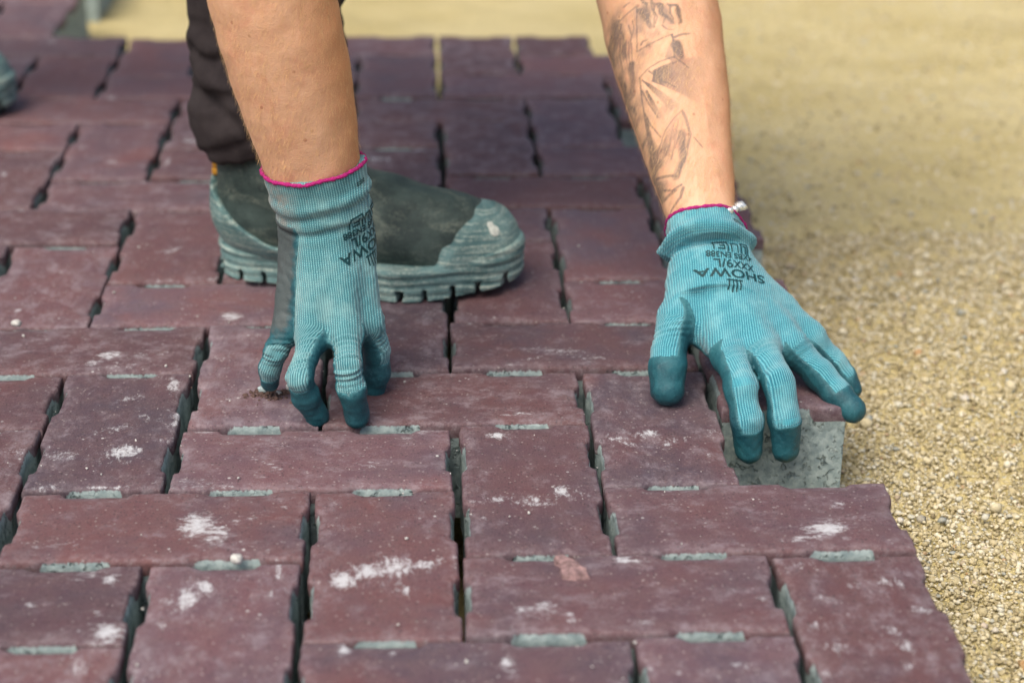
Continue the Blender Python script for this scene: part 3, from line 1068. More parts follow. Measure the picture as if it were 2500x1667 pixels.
# ---- right hand of the person (left in the photo): standing on its fingertips in the joint
cA0, cA1 = pA(388, 480, -.128), pA(333, 198, -.136)
cuffA = Tube(cA0, cA1, IMG_X, [-0.03, 0.0, 0.010, 0.020, 0.026, 0.034, 0.040, 0.050],
             [0.033, 0.0338, 0.0352, 0.0344, 0.0362, 0.0346, 0.0352, 0.0358], [0.82] * 8)
cuffA.ts[-1] = cuffA.len
handA = Glove(
    [Finger([pA(207, 970, -.154), pA(145, 1095, -.164), pA(114, 1170, -.160), pA(114, 1240, -.152)], [9.2, 7.5, 7.3, 6.8], -26, [.05, -1, .3], 47, 0.12),
     Finger([pA(322, 1010, -.172), pA(256, 1225, -.206), pA(284, 1305, -.199), pA(340, 1399, -.189)], [9.8, 8.5, 9.1, 8.3], -9, [-.40, -.9, .25], 46, -0.28),
     Finger([pA(482, 1010, -.174), pA(492, 1165, -.199), pA(506, 1270, -.201), pA(532, 1402, -.195)], [10.2, 9.2, 9.7, 8.9], 9, [-.05, -.95, .30], 45, 0.10),
     Finger([pA(582, 950, -.152), pA(632, 1090, -.144), pA(624, 1190, -.141), pA(612, 1268, -.138)], [10.8, 9.2, 9.8, 8.6], 25, [1.0, -.10, .25], 36, 0.0),
     Finger([pA(470, 720, -.100), pA(540, 960, -.095), pA(556, 1080, -.105), pA(560, 1190, -.118)], [16, 13, 12, 10], 20, [.8, -.3, .3], 20, 0.0)],
    [(pA(262, 520, -.128), pA(207, 970, -.154), 15, 11), (pA(330, 500, -.138), pA(322, 1010, -.170), 15, 12.5), (pA(420, 500, -.138), pA(478, 1010, -.172), 15, 12.5),
     (pA(505, 520, -.128), pA(572, 950, -.152), 15, 13), (pA(450, 520, -.110), pA(470, 760, -.105), 16, 16)],
    cuffA, 21,
    [[(20, 10, .8, .4)], [(14, 8, .7, .5), (31, 8, 1.2, .5)], [(14, 9, 1.0, 0), (31, 9, 1.4, .1)], [(16, 9, .85, 0)], []],
    [.92, -.35, .05], 0.011, cA0, armA, coat_top=0.012, coat_low=0.068, rolls=[(.0275, .0042, .0020, .05), (.0195, .0028, -.0016, .08), (.0130, .0030, .0011, -.05), (.0070, .0026, -.0011, .06), (.0015, .003, .0007, 0)])

# ---- left hand of the person (right in the photo): gripping the brick it sets
cB0, cB1 = pB(476, 345, -.100), pB(456, 168, -.075)
cuffB = Tube(cB0, cB1, IMG_X, [-0.03, 0.0, 0.008, 0.016, 0.022, 0.028, 0.033, 0.038, 0.044, 0.060],
             [0.0330, 0.0300, 0.0298, 0.0300, 0.0330, 0.0345, 0.0330, 0.0305, 0.0310, 0.0315], [0.74] * 10)
cuffB.ts = np.array([-0.03, 0, .12, .25, .36, .48, .60, .70, .82, 1.0]) * cuffB.len
cuffB.ts[0] = -0.03
handB = Glove(
    [Finger([pB(300, 610, -.135), pB(268, 775, -.150), pB(266, 850, -.158), pB(264, 952, -.166)], [13.5, 12.5, 13.2, 12.6], -30, [-.45, -.75, .45], 33, -0.6),
     Finger([pB(575, 800, -.168), pB(632, 945, -.196), pB(658, 1110, -.2075), pB(668, 1256, -.2068)], [12.4, 11.3, 11.0, 10.1], -6, [.12, -.8, .5], 61, 0.65),
     Finger([pB(735, 770, -.166), pB(820, 930, -.198), pB(848, 1100, -.2075), pB(853, 1251, -.2068)], [12.4, 11.3, 11.0, 10.1], 12, [.08, -.8, .5], 62, 0.30),
     Finger([pB(885, 755, -.150), pB(1020, 880, -.160), pB(1110, 985, -.171), pB(1182, 1056, -.181)], [12, 10.8, 10.5, 9.5], 28, [.35, -.6, .68], 50, 0.75),
     Finger([pB(985, 715, -.128), pB(1090, 820, -.132), pB(1140, 885, -.134), pB(1180, 955, -.137)], [10.2, 8.6, 8.0, 7.2], 42, [.45, -.5, .7], 44, 0.7)],
    [(pB(375, 350, -.098), pB(330, 580, -.130), 16, 14), (pB(430, 350, -.102), pB(570, 770, -.160), 17, 14), (pB(500, 350, -.104), pB(725, 745, -.160), 17, 14),
     (pB(560, 350, -.100), pB(860, 730, -.146), 17, 14), (pB(590, 360, -.094), pB(965, 700, -.126), 17, 13), (pB(350, 610, -.125), pB(540, 745, -.145), 12, 12)],
    cuffB, 33,
    [[(12, 8, .75, .4)], [(10, 8, .35, .2)], [(6, 8, .5, .2)], [(2, 9, .6, -.2)], []],
    [.1, -.62, .78], 0.022, cB0, armB, balls=[(pB(430, 725, -.128), .0195), (pB(495, 800, -.140), .015)], rolls=[(cuffB.len - .0150, .0044, .0058, .08), (cuffB.len - .0225, .0030, -.0038, .08), (cuffB.len - .0060, .0036, -.0010, .05), (cuffB.len - .033, .003, .0009, .3)])

hook = []


def build_glove(g, name, knit_mat, h, parent, dirt_fn, dust_amt, label):
    allp = np.array([q for f in g.f for q in f.p] + [g.cuff.a, g.cuff.b])
    lo, hi = allp.min(0) - 0.045, allp.max(0) + 0.045
    v, f = surf(g.sdf, lo, hi, h)
    ku, kv = g.uv(v)
    me = mesh_np(name, v, f, True, {'ku': ku, 'kv': kv, 'grime': dirt_fn(v)})
    o = link(name, me, knit_mat, parent)
    o['label'] = label
    cf = lambda p: np.maximum(g.sdf(p) - 0.00055, g.coat(p) * 0.8)
    v2, f2 = surf(cf, lo, hi, h)
    tipd = np.min([np.linalg.norm(v2 - fg.p[-1], axis=1) for fg in g.f], axis=0)
    dust = np.exp(-tipd / 0.012) * dust_amt
    k2 = link('rubber_coating', mesh_np('rubber_coating', v2, f2, True, {'dust': dust, 'dirt': dirt_fn(v2), 'rim': np.exp(np.minimum(g.coat(v2), 0) / .0019)}), M_LATEX, o)
    tv, tf = ring_mesh(g, g.cuff.ts[-1] - 0.0004, 0.0016, seed=len(name))
    link('cuff_trim', mesh_np('cuff_trim', tv, tf), M_TRIM, o)
    return o, BVHTree.FromPolygons([tuple(q) for q in v], [tuple(q) for q in f.tolist()])


def text_bm(lines):
    """lines: (string, x, y, height, width scale, shear) laid flat; returns verts, tris subdivided finely. Millimetres."""
    bm = bmesh.new()
    for body, x, y, hgt, ws, sh in lines:
        cu = bpy.data.curves.new('lettering', 'FONT')
        cu.body = body
        cu.size = 1.0
        cu.resolution_u = 3
        cu.align_x = 'CENTER'
        cu.offset = 0.022
        t = bpy.data.objects.new('lettering', cu)
        COL.objects.link(t)
        bpy.context.view_layer.update()
        me = t.evaluated_get(bpy.context.evaluated_depsgraph_get()).to_mesh()
        b2 = bmesh.new()
        b2.from_mesh(me)
        for vv in b2.verts:
            px, py = vv.co.x * hgt / 0.70 * ws, vv.co.y * hgt / 0.70
            vv.co = (x + px + py * sh, y + py, 0)
        tmp = bpy.data.meshes.new('tmp')
        b2.to_mesh(tmp)
        bm.from_mesh(tmp)
        b2.free()
        bpy.data.meshes.remove(tmp)
        bpy.data.objects.remove(t)
        bpy.data.curves.remove(cu)
    return bm


def strokes_bm(bm, strokes, w):
    for pts in strokes:
        for a, b in zip(pts[:-1], pts[1:]):
            a, b = Vector((*a, 0)), Vector((*b, 0))
            d = (b - a)
            if d.length < 1e-6:
                continue
            d.normalize()
            n = Vector((-d.y, d.x, 0)) * w / 2
            q = [bm.verts.new(a - d * w / 2 - n), bm.verts.new(b + d * w / 2 - n), bm.verts.new(b + d * w / 2 + n), bm.verts.new(a - d * w / 2 + n)]
            bm.faces.new(q)


def stick(bm, tree, O, Rv, Uv, Nv, parent, lift=0.00035):
    bmesh.ops.triangulate(bm, faces=bm.faces[:])
    for _ in range(4):
        es = [e for e in bm.edges if e.calc_length() > 1.1]
        if not es:
            break
        bmesh.ops.subdivide_edges(bm, edges=es, cuts=1)
        bmesh.ops.triangulate(bm, faces=[f for f in bm.faces if len(f.verts) > 3])
    V, ok = [], []
    for vv in bm.verts:
        p = O + Rv * vv.co.x * MM + Uv * vv.co.y * MM
        hit, nn, fi, dist = tree.ray_cast(Vector(p + Nv * 0.06), Vector(-Nv))
        if hit is None:
            V.append(p)
            ok.append(False)
        else:
            V.append(np.array(hit) + np.array(nn) * lift)
            ok.append(True)
    bm.verts.index_update()
    F = [[v.index for v in f.verts] for f in bm.faces if len(f.verts) == 3 and all(ok[v.index] for v in f.verts)]
    link('printed_text', mesh_np('printed_text', V, F), M_INK, parent)
    bm.free()


PRINT_STROKES = [  # pictogram boxes above the standard number, hand mark under the name (mm, reading frame)
    [(-13, -16), (-13, -23), (-8, -23), (-8, -16)], [(-11.4, -16), (-11.4, -21), (-9.6, -21)],
    [(-5.5, -16), (-5.5, -22), (-1, -22), (-1, -16)],
    [(1.5, -16), (1.5, -23), (10, -22.5), (11, -16.5)], [(4, -21), (4, -17), (8, -17)], [(4, -19), (7, -19)],
    [(-4, 5), (-4, 11)], [(-1.6, 5), (-1.6, 12.4)], [(0.8, 5), (0.8, 12.6)], [(3.2, 5), (3.6, 11)], [(-5.4, 5.4), (4.4, 5.4)],
]


def print_block():
    bm = text_bm([('SHOWA', 0, -2.6, 6.0, 1.45, 0.0), ('9/L', 5.5, -9.4, 6.0, 1.1, 0.0), ('XXX', -8.5, -9.0, 5.0, 1.0, 0.0), ('BS EN388', 4.0, -14.8, 4.0, 1.05, 0.0), ('4X', -12, -15.5, 4.0, 1.0, 0)])
    strokes_bm(bm, PRINT_STROKES, 1.0)
    for vv in bm.verts:
        vv.co *= 1.22
    return bm


# ---- body: one continuous skin surface (arms, torso, neck, head, legs)
elbA, elbB = armA.b, armB.b
shA, shB = np.array([-.14, .10, .66]), np.array([.12, .36, .62])
chest, belly, pelvis = np.array([-.06, .26, .70]), np.array([-.27, .33, .80]), np.array([-.50, .40, .84])
neck, head = np.array([.10, .15, .72]), np.array([.20, .07, .70])
ankR, kneR, hipR = np.array([-.255, .135, .10]), np.array([-.245, .20, .50]), np.array([-.50, .30, .82])
ankL, kneL, hipL = np.array([-.80, .66, .10]), np.array([-.62, .62, .48]), np.array([-.54, .50, .82])
gaze = nz(np.array([.25, -.55, -.8]))
eyeL = nz(np.cross(gaze, [0, 0, 1]))


def body_sdf(p):
    inA, inB = armA.loc(p)[0], armB.loc(p)[0]
    d = smin(armA.sdf(p) + .0045 * np.clip((.019 - inA) / .010, 0, 1), cone(p, elbA, shA, 0.044, 0.055), 0.025)
    d2 = smin(armB.sdf(p) + .0050 * np.clip((.016 - inB) / .010, 0, 1), cone(p, elbB, shB, 0.044, 0.055), 0.025)
    d = np.minimum(d, d2)
    t = chain(p, [pelvis, belly, chest], [0.15, 0.14, 0.15], 0.05)
    t = smin(t, chain(p, [shA, chest + [0.04, 0, .02], shB], [0.065, 0.11, 0.065], 0.04), 0.05)
    d = smin(d, t, 0.03)
    d = smin(d, cone(p, chest + [.06, -.03, .02], neck, 0.07, 0.058), 0.03)
    d = smin(d, cone(p, neck, head, 0.058, 0.06), 0.02)
    hd = smin(np.linalg.norm(p - head - gaze * -.01, axis=1) - 0.092, np.linalg.norm(p - head - gaze * .045 - nz(head - neck) * -.03, axis=1) - 0.062, 0.04)
    hd = smin(hd, cone(p, head + gaze * .095, head + gaze * .112 + nz(neck - head) * .02, 0.010, 0.014), 0.012)
    for sgn in (-1, 1):
        hd = smin(hd, np.linalg.norm((p - head - eyeL * sgn * .092) * [1, 1, .8], axis=1) - 0.020, 0.006)
        hd = -smin(-hd, np.linalg.norm(p - head - gaze * .100 - eyeL * sgn * .032, axis=1) - 0.012, 0.01)
    d = smin(d, hd, 0.012)
    lg = smin(chain(p, [hipR, kneR, ankR], [0.095, 0.060, 0.040], 0.02), chain(p, [hipL, kneL, ankL], [0.095, 0.060, 0.040], 0.02), 0.02)
    return smin(d, lg, 0.04)


bv, bf = surf(body_sdf, [-0.98, -0.30, 0.04], [0.36, 0.85, 1.02], 0.0065, 2, 4)
bme = mesh_np('person', bv, bf)
bm = bmesh.new()
bm.from_mesh(bme)


def refine(bm, test, times, h):
    for k in range(times):
        fs = [f for f in bm.faces if test(f.calc_center_median())]
        es = list({e for f in fs for e in f.edges})
        bmesh.ops.subdivide_edges(bm, edges=es, cuts=1, use_grid_fill=True)
    bmesh.ops.triangulate(bm, faces=[f for f in bm.faces if len(f.verts) > 4])


tzA, tzB = 0.36, 0.36
refine(bm, lambda c: c.z < tzA and c.z > .10 and c.y < .14 and c.x > -.16 + (-.3) * 0 and c.x < .22 and c.y < 0.13 and (c.x > -.1), 3, 0)
refine(bm, lambda c: c.z < tzA and c.z > .10 and c.y < -.06 and c.x < -.1, 2, 0)
bm.to_mesh(bme)
bm.free()
pv_ = verts_of(bme)
pv_ = settle(body_sdf, settle(body_sdf, pv_, 0.003), 0.0015)
wsk, wsk2 = Wob(70, 0.03), Wob(71, 0.009)
nrm0 = normals_of(bme)
pv_ += nrm0 * (0.0004 * wsk(pv_) + 0.00010 * wsk2(pv_))[:, None]
for tube, veins in ((armA, [(.010, -.006, .0022, .00055, 40), (.030, .016, .0018, .0005, 55), (-.012, .004, .0020, .0004, 33), (.006, .024, .0030, .0005, 20)]), (armB, [(.012, .010, .0020, .0005, 42), (-.008, .014, .0018, .00045, 30), (.004, -.002, .0026, .0005, 18)])):
    t_, l_, d_ = tube.loc(pv_)
    on_ = (np.abs(tube.sdf(pv_)) < .004) & (d_ > 0)
    for c0, l0, wd, am, fq in veins:
        ctr = l0 + .10 * (t_ - .08) * (1 if c0 > 0 else -1) + .0035 * np.sin(t_ * fq + c0 * 300)
        pv_ += nrm0 * (on_ * .4 * am * np.exp(-((l_ - ctr) / wd) ** 2) * np.clip(t_ / .03, 0, 1))[:, None]
bme.vertices.foreach_set('co', pv_.astype(np.float32).ravel())
bme.update()
nrm0 = normals_of(bme)

# tattoo: needle lines and soft shading on the forearm, drawn in the arm's own (along, across) frame
def t4(x, y):
    """region sketch -> (along, across) on arm B, in metres"""
    px, py = 1400 + x / 2.614, y / 2.614
    d = ray(px, py)
    n = armB.D
    q = CAM_LOC + d * (((armB.a + n * 0.03) - CAM_LOC) @ n) / (d @ n)
    t, l, _ = armB.loc(q[None])
    return np.array([t[0], l[0]])


def px_m(w):
    return w / 2.614 / 3150.0


INK = []


def ink(pts, w0, w1, i0, i1, soft=0.5):
    INK.append(([t4(*q) for q in pts], px_m(w0), px_m(w1), i0, i1, soft))


for pts in [[(300, 122), (400, 76)], [(400, 80), (402, 200), (406, 336)], [(412, 332), (520, 300), (626, 266)], [(626, 270), (640, 400)], [(640, 402), (550, 422), (480, 448), (422, 486)],
            [(425, 490), (440, 600), (470, 760), (520, 1000), (535, 1070)], [(480, 465), (560, 530), (650, 578)], [(640, 405), (700, 440), (730, 462)], [(460, 690), (500, 770), (560, 850)], [(770, 880), (825, 935)], [(440, 560), (480, 640), (540, 740)]]:
    ink(pts, 9, 8, .66, .56)
# folds of a banner, cloud squiggles
for pts, w in [([(320, 55), (355, 42)], 12), ([(290, 120), (255, 160), (235, 215)], 22), ([(300, 150), (275, 230), (255, 300), (245, 390)], 26), ([(310, 190), (330, 260), (330, 330)], 13), ([(300, 300), (320, 400)], 10),
               ([(350, 170), (370, 230), (360, 300)], 8), ([(375, 150), (385, 200), (365, 260)], 7), ([(225, 255), (207, 320)], 20), ([(430, 45), (490, 40), (495, 100), (512, 150), (508, 215)], 17), ([(415, 105), (440, 120), (465, 170), (490, 215)], 34),
               ([(530, 85), (550, 110), (545, 140), (590, 160), (630, 200)], 24), ([(610, 95), (655, 92), (668, 140), (680, 190)], 20), ([(560, 210), (590, 235), (632, 240)], 9), ([(430, 300), (440, 285), (470, 280)], 13), ([(640, 285), (680, 268), (735, 255)], 18),
               ([(660, 350), (672, 400)], 56), ([(375, 390), (370, 430), (385, 480), (378, 540)], 34), ([(280, 400), (270, 460)], 14), ([(320, 540), (340, 565), (390, 560)], 26), ([(330, 600), (345, 650), (350, 700)], 24), ([(370, 600), (390, 620), (408, 660)], 16), ([(390, 720), (415, 715)], 12), ([(405, 735), (405, 760)], 12), ([(300, 520), (310, 570)], 12)]:
    ink(pts, w, w * .8, .68, .42, .8)
# soft grey shading between the figures
for pts, w0, w1, i0, i1 in [([(270, 130), (235, 260), (250, 420)], 50, 40, .42, .30), ([(300, 420), (330, 520), (350, 620)], 60, 40, .40, .25), ([(340, 580), (390, 700), (420, 800)], 50, 40, .42, .30),
                            ([(410, 830), (450, 960), (520, 1090)], 40, 50, .50, .35), ([(450, 110), (480, 200)], 70, 40, .38, .2), ([(560, 110), (620, 190)], 60, 50, .36, .2), ([(660, 120), (670, 190)], 40, 30, .4, .2),
                            ([(300, 170), (330, 330)], 50, 30, .28, .15), ([(650, 330), (690, 400)], 60, 30, .7, .3), ([(690, 850), (700, 1010), (660, 1100)], 50, 40, .35, .40), ([(560, 1000), (600, 860), (660, 770)], 40, 30, .2, .1),
                            ([(500, 860), (545, 1000)], 40, 50, .35, .35), ([(560, 1120), (570, 1230)], 80, 30, .4, .12), ([(620, 270), (640, 330)], 12, 12, .5, .4), ([(590, 700), (680, 640)], 70, 40, .15, .05)]:
    ink(pts, w0, w1, i0 * 1.5, i1 * 1.4, 1.0)
# pleats of drapery down the inner side, curls along the top
for k in range(7):
    ink([(268 + 17 * k, 190 + 14 * k), (262 + 19 * k, 270 + 16 * k), (282 + 18 * k, 345 + 18 * k)], 9, 5, .60, .30, .8)
for k in range(6):
    ink([(300 + 14 * k, 440 + 58 * k), (330 + 13 * k, 455 + 58 * k), (345 + 12 * k, 490 + 58 * k), (325 + 13 * k, 505 + 58 * k)], 13, 8, .66, .5, .7)
for k in range(5):
    ink([(440 + 52 * k, 60 + 9 * k), (462 + 50 * k, 70 + 9 * k), (458 + 50 * k, 110 + 9 * k), (480 + 50 * k, 150 + 8 * k), (470 + 48 * k, 190 + 4 * k)], 15, 9, .70, .45, .8)
for k in range(4):
    ink([(562 + 26 * k, 1010 - 44 * k), (600 + 24 * k, 900 - 40 * k)], 9, 5, .5, .3, .8)
# a broad leaf with veins under the rays, and its curled stem
ink([(530, 1050), (545, 930), (590, 820), (640, 760), (695, 715)], 8, 8, .55, .5)
ink([(700, 730), (715, 760), (745, 860), (720, 980), (670, 1095)], 20, 18, .50, .62, .9)
ink([(535, 1060), (600, 1080), (670, 1095)], 16, 18, .6, .6, .8)
for a, b in [((600, 960), (640, 800)), ((630, 990), (670, 790)), ((650, 930), (700, 780)), ((560, 940), (600, 850)), ((690, 960), (722, 850))]:
    ink([a, b], 8, 5, .5, .35)
ink([(700, 940), (712, 850)], 26, 10, .5, .3, .9)
ink([(540, 1100), (590, 1150), (640, 1170), (695, 1150)], 12, 14, .62, .62, .7)
ink([(550, 1110), (570, 1150), (575, 1200)], 44, 14, .70, .2, .9)
ink([(560, 1170), (600, 1195), (660, 1175)], 22, 18, .5, .6, .9)
ink([(705, 1170), (690, 1220), (640, 1270), (615, 1308)], 22, 8, .62, .6, .7)
ink([(410, 810), (440, 850), (470, 830)], 46, 22, .7, .6, .8)
ink([(450, 850), (462, 920), (455, 990)], 12, 12, .6, .4, .7)
ink([(420, 860), (440, 930)], 10, 8, .5, .4, .7)

tB, lB, dB = armB.loc(pv_)
side_shade = np.zeros(len(pv_))
inkv = np.zeros(len(pv_))
selB = np.where((np.abs(armB.sdf(pv_)) < 0.004) & (nrm0 @ armB.D > 0.02))[0]
q2 = np.stack([tB[selB], lB[selB]], 1)
acc = np.zeros(len(selB))
o_, ex, ey = t4(400, 600), t4(700, 600), t4(400, 900)
inv = np.linalg.inv(np.stack([(ex - o_) / 300, (ey - o_) / 300], 1))
sk = (q2 - o_) @ inv.T + [400, 600]            # back in the sketch's own units
wsk3 = Wob(78, 90)
for (fx, fy), a0, a1, r0, r1, i0, i1 in [((425, 487), -17, 29, 78, 430, .95, .06), ((425, 487), 37, 52, 12, 345, .95, .06), ((425, 487), 59, 68, 88, 345, .92, .06), ((440, 560), 76, 82.5, 160, 560, .92, .75), ((560, 470), -75, -20, 70, 190, .55, .05)]:
    dx, dy = sk[:, 0] - fx, sk[:, 1] - fy
    r_ = np.hypot(dx, dy)
    an_ = np.degrees(np.arctan2(dy, dx))
    s_ = np.clip((r_ - r0) / (r1 - r0), 0, 1)
    m_ = np.clip((an_ - a0) / (1.0 + 3 * s_), 0, 1) * np.clip((a1 - an_) / (1.0 + 3 * s_), 0, 1) * np.clip((r_ - r0) / 8, 0, 1) * np.clip((r1 - r_) / 20, 0, 1)
    m_ *= (i0 + (i1 - i0) * s_ ** .8) * (1 + .10 * wsk3(np.stack([sk[:, 0], sk[:, 1], 0 * r_], 1)))
    acc = 1 - (1 - acc) * (1 - np.clip(m_, 0, .95))
for pts, w0, w1, i0, i1, soft in INK:
    L = np.cumsum([0] + [np.linalg.norm(pts[i + 1] - pts[i]) for i in range(len(pts) - 1)])
    bd, bs = np.full(len(q2), 1e9), np.zeros(len(q2))
    for i in range(len(pts) - 1):
        ab = pts[i + 1] - pts[i]
        h = np.clip(((q2 - pts[i]) @ ab) / max(ab @ ab, 1e-12), 0, 1)
        dd = np.linalg.norm(q2 - pts[i] - h[:, None] * ab, axis=1)
        s_ = (L[i] + h * np.linalg.norm(ab)) / L[-1]
        bs = np.where(dd < bd, s_, bs)
        bd = np.minimum(bd, dd)
    wid = (w0 + (w1 - w0) * bs) / 2
    inten = i0 + (i1 - i0) * bs
    edge_ = np.maximum(wid * soft, 0.00060)
    a_ = inten * np.clip((wid + edge_ * .5 - bd) / edge_, 0, 1)
    acc = 1 - (1 - acc) * (1 - np.clip(a_, 0, 1))
wsk4, wsk5 = Wob(79, 130, 12), Wob(80, 45, 12)
s3 = np.stack([sk[:, 0], sk[:, 1], 0 * sk[:, 0]], 1)
right = np.interp(sk[:, 1], [0, 250, 420, 700, 900, 1150, 1320], [640, 640, 480, 560, 690, 640, 560])
left = np.interp(sk[:, 1], [0, 300, 700, 1300], [150, 180, 320, 540])
wash = np.clip((sk[:, 0] - left) / 40, 0, 1) * np.clip((right - sk[:, 0]) / 110, 0, 1) * np.clip(sk[:, 1] / 60, 0, 1) * np.clip((1310 - sk[:, 1]) / 120, 0, 1)
wash *= np.clip(.26 + .22 * wsk4(s3) + .12 * wsk5(s3), 0, .6)
acc = 1 - (1 - np.clip(acc * 1.1, 0, .9)) * (1 - wash)
inkv[selB] = np.clip(acc, 0, .80)
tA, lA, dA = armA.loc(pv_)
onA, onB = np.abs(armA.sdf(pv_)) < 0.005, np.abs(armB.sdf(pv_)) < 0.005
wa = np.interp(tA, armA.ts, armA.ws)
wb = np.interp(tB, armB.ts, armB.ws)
side_shade = np.where(onA, np.clip((lA / wa - 0.35) / 0.6, 0, 1), 0)  # painted shade mask, rising towards the right edge of each forearm
side_shade = np.where(onB, np.clip((lB / wb - 0.62) / 0.4, 0, 1), side_shade)
set_attr(bme, 'ink', inkv)
set_attr(bme, 'tan', side_shade)
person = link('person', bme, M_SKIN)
tag(person, 'stooping worker in blue gloves, dark trousers and boots setting a brick, forearm tattooed', 'person')

gA, treeA = build_glove(handA, 'glove', M_KNIT_A, 0.0013, person,
                        lambda v: np.clip(((v - cA0) @ nz([-1, .35, 0]) - 0.006) / 0.014, 0, 1) * np.clip((v[:, 2] - .042) / .03, 0, 1), 0.35, 'grimy blue glove with dark dirt along its palm edge')
gB, treeB = build_glove(handB, 'glove', M_KNIT_B, 0.0013, person, lambda v: np.zeros(len(v)), 0.8, 'cleaner blue glove gripping the grey end of a brick')
# print on the back of each glove: reads from the wearer's side
nB = nz(np.array([.22, -.72, .66]))
OB = pB(545, 425, -.115)
RB = nz(-IMG_X - nB * (-IMG_X @ nB))
stick(print_block(), treeB, OB, RB, np.cross(nB, RB), nB, gB)
b22 = text_bm([('2022', 0, 0, 3.7, 1.15, 0.0), ('7', -9.0, 0, 3.4, 1.0, 0)])
n22 = nz(np.array([.35, -.75, .5]))
R22 = nz(-IMG_X - n22 * (-IMG_X @ n22))
stick(b22, treeB, pB(545, 150, -.08), R22, np.cross(n22, R22), n22, gB)
nA = nz(np.array([.62, -.78, .10]))
OA = pA(575, 585, -.14)
RA = -IMG_X + np.array([0, 0, -.22])
RA = nz(RA - nA * (RA @ nA))
stick(print_block(), treeA, OA, RA, np.cross(nA, RA), nA, gA)
b22 = text_bm([('2022', 0, 0, 3.0, 1.1, 0.0)])
stick(b22, treeA, pA(550, 275, -.15), RA, np.cross(nA, RA), nA, gA)

# fair hairs lying along the forearms
hr = np.random.default_rng(44)
HV, HF = [], []
for tube, sign in ((armA, 1), (armB, 1)):
    n = 7500
    tt = hr.uniform(0.012, tube.len - .03, n)
    aa = hr.uniform(0, 2 * math.pi, n)
    root = np.stack([tube.a + tube.A * t + np.interp(t, tube.ts, tube.ws) * (tube.L * math.cos(a) + tube.D * np.interp(t, tube.ts, tube.es) * math.sin(a)) for t, a in zip(tt, aa)])
    root = settle(body_sdf, settle(body_sdf, root, .004), .002)
    e = 0.001
    nn = np.stack([(body_sdf(root + e * d) - body_sdf(root - e * d)) for d in np.eye(3)], 1)
    nn /= np.linalg.norm(nn, axis=1)[:, None]
    side = np.cross(nn, tube.A)
    flow = -0.75 * tube.A + side * hr.normal(0.45, 0.30, n)[:, None]
    flow /= np.linalg.norm(flow, axis=1)[:, None]
    ln = hr.uniform(.005, .012, n)[:, None]
    w_ = np.cross(nn, flow) * 0.000065
    p1 = root + flow * ln * .5 + nn * ln * hr.uniform(.06, .14, n)[:, None]
    p2 = root + flow * ln + nn * ln * hr.uniform(.03, .20, n)[:, None]
    b0 = sum(len(x) for x in HV)
    k = np.arange(n) * 5 + b0
    HV.append(np.stack([root - w_, root + w_, p1 + w_ * .8, p1 - w_ * .8, p2], 1).reshape(-1, 3))
    HF += [np.stack([k, k + 1, k + 2], 1), np.stack([k, k + 2, k + 3], 1), np.stack([k + 3, k + 2, k + 4], 1)]
ah = link('arm_hair', mesh_np('arm_hair', np.concatenate(HV), np.concatenate(HF)), M_BLOND, person)
tag(ah, kind='stuff')

# bracelet of faceted silver beads at the left wrist
bt = armB
bb_v, bb_f, nb = [], [], 28
tb_ = float(bt.loc((cB1 + cuffB.A * 0.0035)[None])[0][0])
w_ = float(np.interp(tb_, bt.ts, bt.ws)) + 0.0040
e_ = float(np.interp(tb_, bt.ts, bt.es))
bracelet_pts = []
for i in range(nb):
    a = 2 * math.pi * i / nb
    if math.cos(a) < .45:
        continue
    bracelet_pts.append(bt.a + bt.A * (tb_ + 0.0035 + 0.004 * math.cos(a) - 0.011 * math.sin(a)) + bt.L * (w_ + .0012 - .0075 * (1 - max(0, math.cos(a)) ** .5)) * math.cos(a) + bt.D * (w_ - .0075) * e_ * math.sin(a))
vv_, ff_ = pebbles(np.array(bracelet_pts), np.full(len(bracelet_pts), 0.0038), np.random.default_rng(2), 0.9)
link('bracelet', mesh_np('bracelet', vv_, ff_, False), M_BEAD, person)

# ---- clothes
wt = Wob(81, 0.055)
wt2 = Wob(82, 0.022)


def leg_cloth(p, ank, kne, hip, bottom):
    d = chain(p, [hip, kne, ank + [0, 0, .05], ank + [0, 0, .02]], [0.115, 0.082, 0.062, 0.055], 0.02)
    return np.maximum(d, bottom - p[:, 2])


def trouser_sdf(p):
    d = leg_cloth(p, ankR, kneR, hipR, 0.122 + 0.010 * np.sin((p[:, 0] + .25) * 30))
    d2 = leg_cloth(p, ankL, kneL, hipL, 0.11)
    d = smin(d, d2, 0.05)
    d = smin(d, chain(p, [pelvis, belly * .4 + pelvis * .6], [0.165, 0.16]), 0.04)
    z = p[:, 2]
    stack = np.exp(-((z - .15) / .055) ** 2)
    fold = np.sin((z + 0.45 * (p[:, 0] + .25) + 0.012 * wt(p)) * 2 * math.pi / 0.052)
    fold2 = np.sin((z - 0.5 * (p[:, 0] + .25) + 0.012 * wt2(p)) * 2 * math.pi / 0.12)
    for z0, sl, dep, wd in ((.172, .12, .0060, .0050), (.138, -.55, .0065, .0055), (.212, .30, .0045, .0060), (.150, .65, .0040, .0050), (.262, -.25, .0050, .0070)):
        u = z - z0 - sl * (p[:, 0] + .25) - .004 * wt(p)
        d = d + .62 * dep * (np.exp(-(u / wd) ** 2) - .6 * np.exp(-((u - 2.2 * wd) / (1.5 * wd)) ** 2)) * np.clip((p[:, 1] + .0) < .3, 0, 1)
    return 0.8 * (d - 0.0008 * stack * fold - 0.0022 * fold2 * np.clip((0.45 - z) / .2, 0, 1) - 0.0010 * wt(p))


tv, tf = surf(trouser_sdf, [-0.95, 0.0, 0.09], [-0.05, 0.80, 1.05], 0.0042)
trousers = link('trousers', mesh_np('trousers', tv, tf), M_TROUSER, person)


